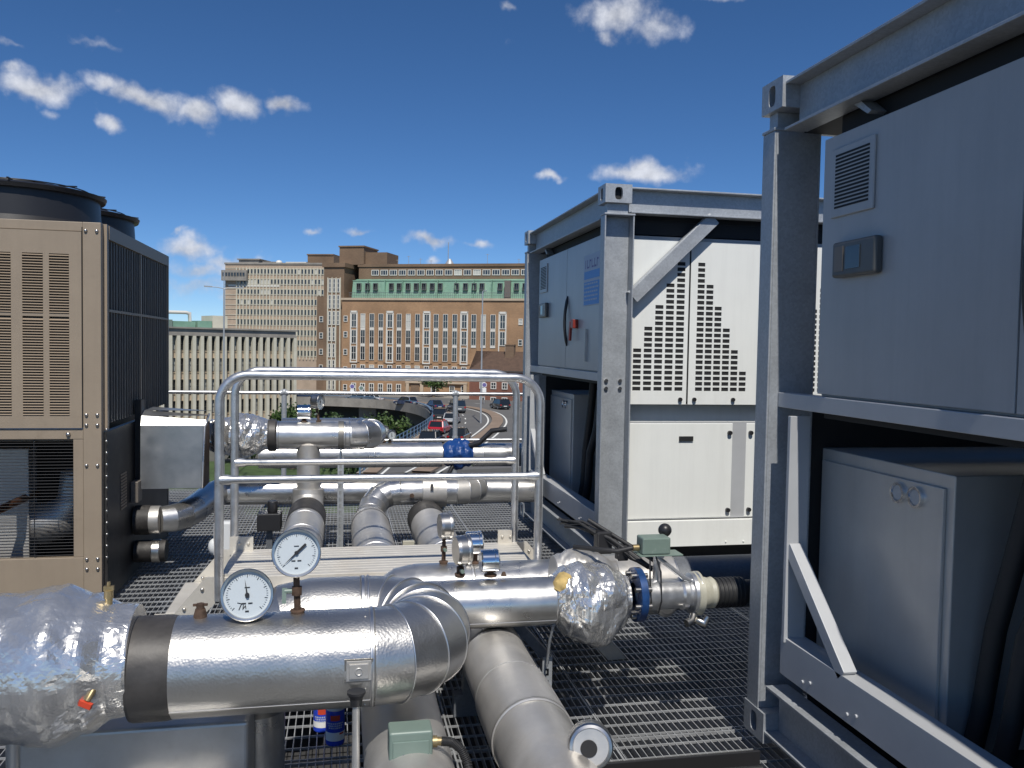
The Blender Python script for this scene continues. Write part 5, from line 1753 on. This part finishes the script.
def strip(m, line, o0, o1, z0, z1=None):
    """ribbon beside a line, offsets to the right; with z1 a solid with vertical sides"""
    A_, B_ = [], []
    for i, p in enumerate(line):
        t = (line[min(i + 1, len(line) - 1)] - line[max(i - 1, 0)]).normalized()
        r_ = V((t.y, -t.x, 0))
        A_.append(p + r_ * o0); B_.append(p + r_ * o1)
    at = lambda p, z: (p.x, p.y, z)
    zt = z0 if z1 is None else z1
    for i in range(len(line) - 1):
        m.face([at(A_[i], zt), at(B_[i], zt), at(B_[i + 1], zt), at(A_[i + 1], zt)])
        if z1 is not None:
            m.face([at(A_[i], z0), at(A_[i], z1), at(A_[i + 1], z1), at(A_[i + 1], z0)])
            m.face([at(B_[i], z0), at(B_[i + 1], z0), at(B_[i + 1], z1), at(B_[i], z1)])
            m.face([at(A_[i], z0), at(A_[i + 1], z0), at(B_[i + 1], z0), at(B_[i], z0)])
    return m


lf, md = dense(left), dense(med)
# road deck sheet between left edge and a far right edge
rt_edge = dense([(30, 60), (33, 72), (36, 82), (39, 92), (42, 104), (46, 116), (49, 126), (46, 140), (42, 147), (32, 154), (18, 163), (4, 168), (-12, 172), (-26, 175), (-60, 182)][1:14])
m = MB()
n = min(len(lf), len(rt_edge))
for i in range(n - 1):
    a, b, c, d = lf[i], rt_edge[i], rt_edge[i + 1], lf[i + 1]
    m.face([(a.x, a.y, ZR), (b.x, b.y, ZR), (c.x, c.y, ZR), (d.x, d.y, ZR)])
    m.face([(a.x, a.y, ZR - .9), (d.x, d.y, ZR - .9), (c.x, c.y, ZR - .9), (b.x, b.y, ZR - .9)])
    m.face([(b.x, b.y, GZ), (b.x, b.y, ZR), (c.x, c.y, ZR), (c.x, c.y, GZ)])
m.face([(lf[0].x, lf[0].y, GZ), (rt_edge[0].x, rt_edge[0].y, GZ), (rt_edge[0].x, rt_edge[0].y, ZR), (lf[0].x, lf[0].y, ZR)])
structure(m, 'road', 'asphalt')
m = MB()
pv = [(26, 176), (12, 182), (-30, 205), (-60, 215), (-60, 182), (-26, 174.9), (-12, 171.9), (4, 167.9), (18, 162.9), (32, 153.9), (42, 146.9), (70, 130), (90, 150), (60, 170)]
m.prism([(x, y) for x, y in pv][::-1], 'xy', GZ + .01, -8.45)
structure(m, 'pavement', 'grey_conc')
m = MB(); strip(m, md, -.75, .75, ZR - .01, ZR + .16); structure(m, 'median_kerb', 'kerb')
m = MB(); strip(m, lf, .25, 1.3, ZR + .004, ZR + .13); structure(m, 'kerb', 'kerb')
m = MB()
strip(m, md, -1.35, -1.15, ZR + .004); strip(m, md, 1.1, 1.32, ZR + .004); strip(m, lf, 1.55, 1.75, ZR + .004)
for i in range(0, len(md) - 2, 3):
    seg = md[i:i + 2]
    strip(m, seg, 7.6, 7.78, ZR + .006)
for i in range(2, len(lf) - 3, 3):
    strip(m, [(lf[i + q] + md[i + q]) / 2 for q in range(2)], -.08, .08, ZR + .006)
structure(m, 'road_marking', 'line')
# parapet wall of the far deck, railings near
dk = thing('flyover_parapet', 'grey concrete parapet and deck edge of the curving flyover', 'parapet', (12.9, 128, ZR))
m = MB(); strip(m, lf[26:], -.35, .2, ZR - 1.0, ZR + .5); m.build('parapet_wall', 'grey_conc', dk)
m = MB(); strip(m, lf[26:], -.30, .15, ZR + .85, ZR + .95); m.build('capping_rail', 'rail_blue', dk)
for p in (lf[32], lf[38], lf[44], lf[52]):
    MB().box(p.x + 1.5, p.y + 1, GZ, p.x + 4.5, p.y + 2.6, ZR - .91).build('pier', 'grey_conc', dk)
br = thing('blue_railing', 'blue-grey metal railing along the near edge of the flyover', 'railing', (6.7, 87, ZR))
m = MB()
for h_ in (.35, .75, 1.15):
    strip(m, lf[:28], -.06, .0, ZR + h_ - .05, ZR + h_ + .04)
m.build('rail', 'rail_blue', br)
for i in range(0, 28, 1):
    p = lf[i]; MB().box(p.x - .07, p.y - .07, ZR - .5, p.x + .05, p.y + .05, ZR + 1.2).build('post', 'rail_blue', br)
m = MB(); strip(m, lf[:27], -.32, .2, ZR - 1.5, ZR + .05); m.build('deck_edge', 'grey_conc', br)


# --- cars
def car(kind, paint):
    root = thing('parked_car', '', 'car')
    S = dict(hatch=(4.1, 1.78, 1.48), suv=(4.5, 1.86, 1.68), van=(4.9, 1.95, 1.95), saloon=(4.5, 1.8, 1.42))[kind]
    Lc, Wc, Hc = S
    h = Lc / 2
    bz = Hc * .56
    # body shell: side outline extruded, shoulders drawn in
    prof = [(-h, .32), (-h + .02, bz * .9), (-h + .12, bz), (h * .42, bz * .98), (h * .9, bz * .80), (h, .55), (h - .02, .28), (h * .84, .22), (-h * .9, .22)]
    m = MB().prism(prof, 'yz', -Wc / 2, Wc / 2)
    # prism 'yz' uses y for the first coordinate and x for the extrusion: car points to +y
    m.build('body', paint, root, bev=.09, seg=3)
    rear = dict(hatch=-h + .12, suv=-h + .1, van=-h + .06, saloon=-h * .62)[kind]
    rr = dict(hatch=-h + .5, suv=-h + .35, van=-h + .15, saloon=-h * .36)[kind]
    fr, ff = h * .12, h * .46
    g_ = MB()
    wb_, wt = Wc / 2 - .06, Wc / 2 - .20
    q = [(rear, bz - .03, wb_), (ff, bz - .03, wb_), (fr, Hc - .05, wt), (rr, Hc - .05, wt)]
    Lf = [(-p[2], p[0], p[1]) for p in q]; Rg = [(p[2], p[0], p[1]) for p in q]
    g_.face(Lf[::-1]); g_.face(Rg)
    for i in range(4):
        j = (i + 1) % 4
        g_.face([Lf[i], Lf[j], Rg[j], Rg[i]])
    g_.build('windows', 'car_glass', root, bev=.03)
    m = MB().box(-wt - .02, rr - .05, Hc - .06, wt + .02, fr + .03, Hc)
    for s_ in (-1, 1):
        m.bar((s_ * (wb_ + .005), ff, bz - .02), (s_ * (wt + .01), fr, Hc - .04), .07, .05); m.bar((s_ * (wb_ + .005), rear + .02, bz - .02), (s_ * (wt + .01), rr, Hc - .04), .12, .06)
        m.bar((s_ * (wb_ + .008), -h * .12, bz - .02), (s_ * (wt + .012), -h * .12, Hc - .04), .06, .03)
    m.build('roof', paint, root, bev=.025)
    for sx in (-1, 1):
        for yy in (-h * .60, h * .62):
            m = MB().lathe((sx * (Wc / 2 - .19), yy, .32), (sx, 0, 0), [(0, .32), (.19, .32), (.205, .29), (.205, .2)], 20, cap1=True)
            wh = m.build('wheel', 'tyre', root)
            MB().lathe((sx * (Wc / 2 + .016), yy, .32), (sx, 0, 0), [(0, .2), (.004, .16), (.006, 0)], 16).build('rim', 'galv', wh)
        MB().box(sx * (Wc / 2 - .30), -h - .012, bz * .70, sx * (Wc / 2 - .04), -h + .05, bz * .90).build('tail_lamp', 'lamp_red', root, bev=.01)
        MB().box(sx * (Wc / 2 - .36), h - .12, .56, sx * (Wc / 2 - .08), h + .005, .68).build('headlamp', 'lamp_clear', root, bev=.01)
    m = MB().box(-.28, -h - .016, bz * .55, .28, -h + .02, bz * .66); m.build('number_plate', 'can_white', root)
    m = MB().box(-Wc / 2 + .05, -h - .04, .26, Wc / 2 - .05, -h + .03, .45); m.box(-Wc / 2 + .05, h - .05, .24, Wc / 2 - .05, h + .03, .44); m.build('bumper', 'car_black', root, bev=.02)
    return root


CG = 'cars on the flyover road'
cars = [('hatch', 'car_red', 11.2, 96.8, -22, 'red hatchback driving away on the flyover, nearest but one in its lane'),
        ('saloon', 'car_black', 12.3, 88.5, -20, 'black car in the right lane beside the red hatchback'),
        ('hatch', 'car_black', 9.1, 85.5, -20, 'black car partly hidden by the valve, behind the red hatchback'),
        ('hatch', 'car_silver', 14.1, 108.5, -16, 'silver car ahead of the red hatchback in the right lane'),
        ('suv', 'car_black', 13.2, 113.5, -12, 'dark tall car in front of the red hatchback'),
        ('van', 'car_grey', 17.2, 127.5, 4, 'grey van farther along the curve of the flyover'),
        ('saloon', 'car_blue', 14.6, 134.0, 15, 'dark blue car left of the grey van at the bend'),
        ('suv', 'car_black', 25.2, 134.5, 12, 'black car on the opposite carriageway at the right'),
        ('hatch', 'car_blue', 10.6, 142.0, 40, 'dark blue car behind the guard rail post at the bend'),
        ('saloon', 'car_white', 5.2, 151.0, 58, 'white car on the far part of the flyover behind the parapet'),
        ('hatch', 'car_white', 2.9, 152.4, 60, 'white hatchback close behind the other white car on the far deck'),
        ('saloon', 'car_blue', -6.4, 157.4, 68, 'blue car far left on the flyover deck'),
        ('hatch', 'car_grey', -10.5, 159.3, 68, 'grey car leftmost on the flyover deck'),
        ('van', 'car_grey', -18.5, 163.0, 70, 'grey van far left beyond the finned block on the flyover')]
for kind, paint, x, y, a, lab in cars:
    c = car(kind, paint)
    c.name = 'car'
    c['label'] = lab; c['group'] = CG
    c.location = (x, y, ZR + .005); c.rotation_euler = (0, 0, math.radians(a))


# --- lamp posts, signs
def lamp(x, y, z0, z1, label, arms=1, ang=0):
    t = thing('street_lamp', label, 'street lamp', (x, y, z0), 'tall street lamps')
    MB().cyl((x, y, z0), (x, y, z1), .13, .08, n=10).build('pole', 'pole', t)
    for s_ in ((-1, 1) if arms == 2 else (1,)):
        d = V((math.cos(ang), math.sin(ang), 0)) * s_
        p = V((x, y, z1))
        a_ = MB().tube([p, p + d * .6 + V((0, 0, .12)), p + d * 1.3 + V((0, 0, .16))], .04, 8).build('arm', 'pole', t)
        MB().bar(p + d * 1.2 + V((0, 0, .16)), p + d * 2.0 + V((0, 0, .18)), .28, .12).build('lamp_head', 'pole', a_)
    return t


lamp(17.9, 109.0, ZR, 8.8, 'slim grey lamp post standing on the flyover before the brick building', 1, 1.2)
lamp(-12.2, 94.6, GZ, 7.3, 'tall twin-headed lamp post in front of the finned block', 2, .2)
MB_ = MB().cyl((-12.9, 100, GZ), (-12.9, 100, 9.6), .10, .05, n=8)
tag(MB_.build('mast', 'pole'), 'thin plain mast rising beside the twin-headed lamp post', 'mast')
for (x, y, h_, c, lab) in ((24.6, 146.5, 3.0, 'poster_violet', 'violet road sign above the black car at right'), (2.0, 153.8, 2.2, 'poster_violet', 'small violet sign standing on the far flyover deck'), (3.6, 154.3, 1.9, 'jb_green', 'small green sign next to the violet sign on the far deck')):
    t = thing('road_sign', lab, 'sign', (x, y, ZR))
    MB().cyl((x, y, ZR), (x, y, ZR + h_), .05, n=8).build('post', 'pole', t)
    m = MB().lathe((x, y - .06, ZR + h_ + .3), (0, -1, 0), [(0, .45), (.03, .45)], 20, cap0=True, cap1=True); m.box(x - .35, y - .07, ZR + h_ - 1.1, x + .35, y - .05, ZR + h_ - .2)
    b_ = m.build('sign_back', 'can_white', t)
    MB().lathe((x, y - .092, ZR + h_ + .3), (0, -1, 0), [(0, .36), (.01, .3)], 20, cap1=True).build('sign_face', c, b_)


# --- trees and bushes below the flyover
def tree(x, y, h_, w_, lab, seed, mat='leaf', z0=GZ, n=1500):
    R_ = random.Random(seed)
    t = thing('tree', lab, 'tree', (x, y, z0), 'trees by the flyover')
    m = MB()
    top = z0 + h_
    m.tube([(x, y, z0), (x + .1, y, z0 + h_ * .3), (x, y + .1, z0 + h_ * .6)], [w_ * .06, w_ * .045, w_ * .02], 8)
    cl = []
    for k in range(16):
        a = R_.uniform(0, 2 * PI); rr = w_ * .5 * math.sqrt(R_.random()) * .8
        zz = z0 + h_ * R_.uniform(.35, .92)
        c = V((x + rr * math.cos(a), y + rr * math.sin(a), zz)); cl.append((c, w_ * R_.uniform(.14, .26)))
        m.tube([(x, y, z0 + h_ * R_.uniform(.25, .5)), V((x, y, zz - h_ * .1)).lerp(c, .5), c], [w_ * .02, w_ * .014, w_ * .006], 5)
    m.build('trunk', 'bark', t)
    lm = MB()
    for k in range(n):
        c, r = R_.choice(cl)
        d = V((R_.gauss(0, 1), R_.gauss(0, 1), R_.gauss(0, .8))).normalized() * r * R_.uniform(.35, 1.12)
        p = c + d
        a = V((R_.gauss(0, 1), R_.gauss(0, 1), R_.gauss(0, 1))).normalized(); b = a.cross(V((R_.gauss(0, 1), R_.gauss(0, 1), R_.gauss(0, 1)))).normalized()
        s_ = R_.uniform(.14, .34) * (w_ / 6) ** .5
        lm.face([p - a * s_, p - b * s_ * .6, p + a * s_, p + b * s_ * .6])
    lm.build('crown', mat, t)


tree(-6.0, 112, 8.0, 6.5, 'bushy tree before the finned block, left below the flyover', 1, 'leaf', n=3000)
tree(-1.8, 113, 7.6, 6, 'tree with the most open crown, in the middle below the flyover', 2, 'leaf2', n=2400)
tree(2.8, 122, 5.4, 6, 'dark tree in the shade under the flyover deck', 3, 'leaf2', n=2200)
tree(6.4, 115, 6.6, 5.5, 'green tree beside the blue railing below the flyover', 4, 'leaf', n=2200)
tree(1.5, 103, 4.8, 7, 'low spreading bush nearest the roof, below the railing', 5, 'leaf2', n=2400)
tree(-13.5, 119, 4.0, 6, 'round bush at the foot of the finned block', 6, 'leaf2', n=2200)
tree(17.9, 167.0, 4.6, 6.4, 'green shrub in front of the brick building entrance', 7, 'leaf', z0=-8.5, n=1700)

# own roof-edge wall below the guard rail is part of the roof block; far low city so the horizon is not empty
m = MB()
rh = random.Random(5)
for k in range(60):
    x = -700 + k * 24 + rh.uniform(-8, 8); y = rh.uniform(520, 900); h_ = rh.uniform(6, 16)
    m.box(x, y, GZ, x + rh.uniform(14, 30), y + 20, GZ + h_)
tag(m.build('distant_rooftops', 'grey_conc'), None, None, None, 'stuff')
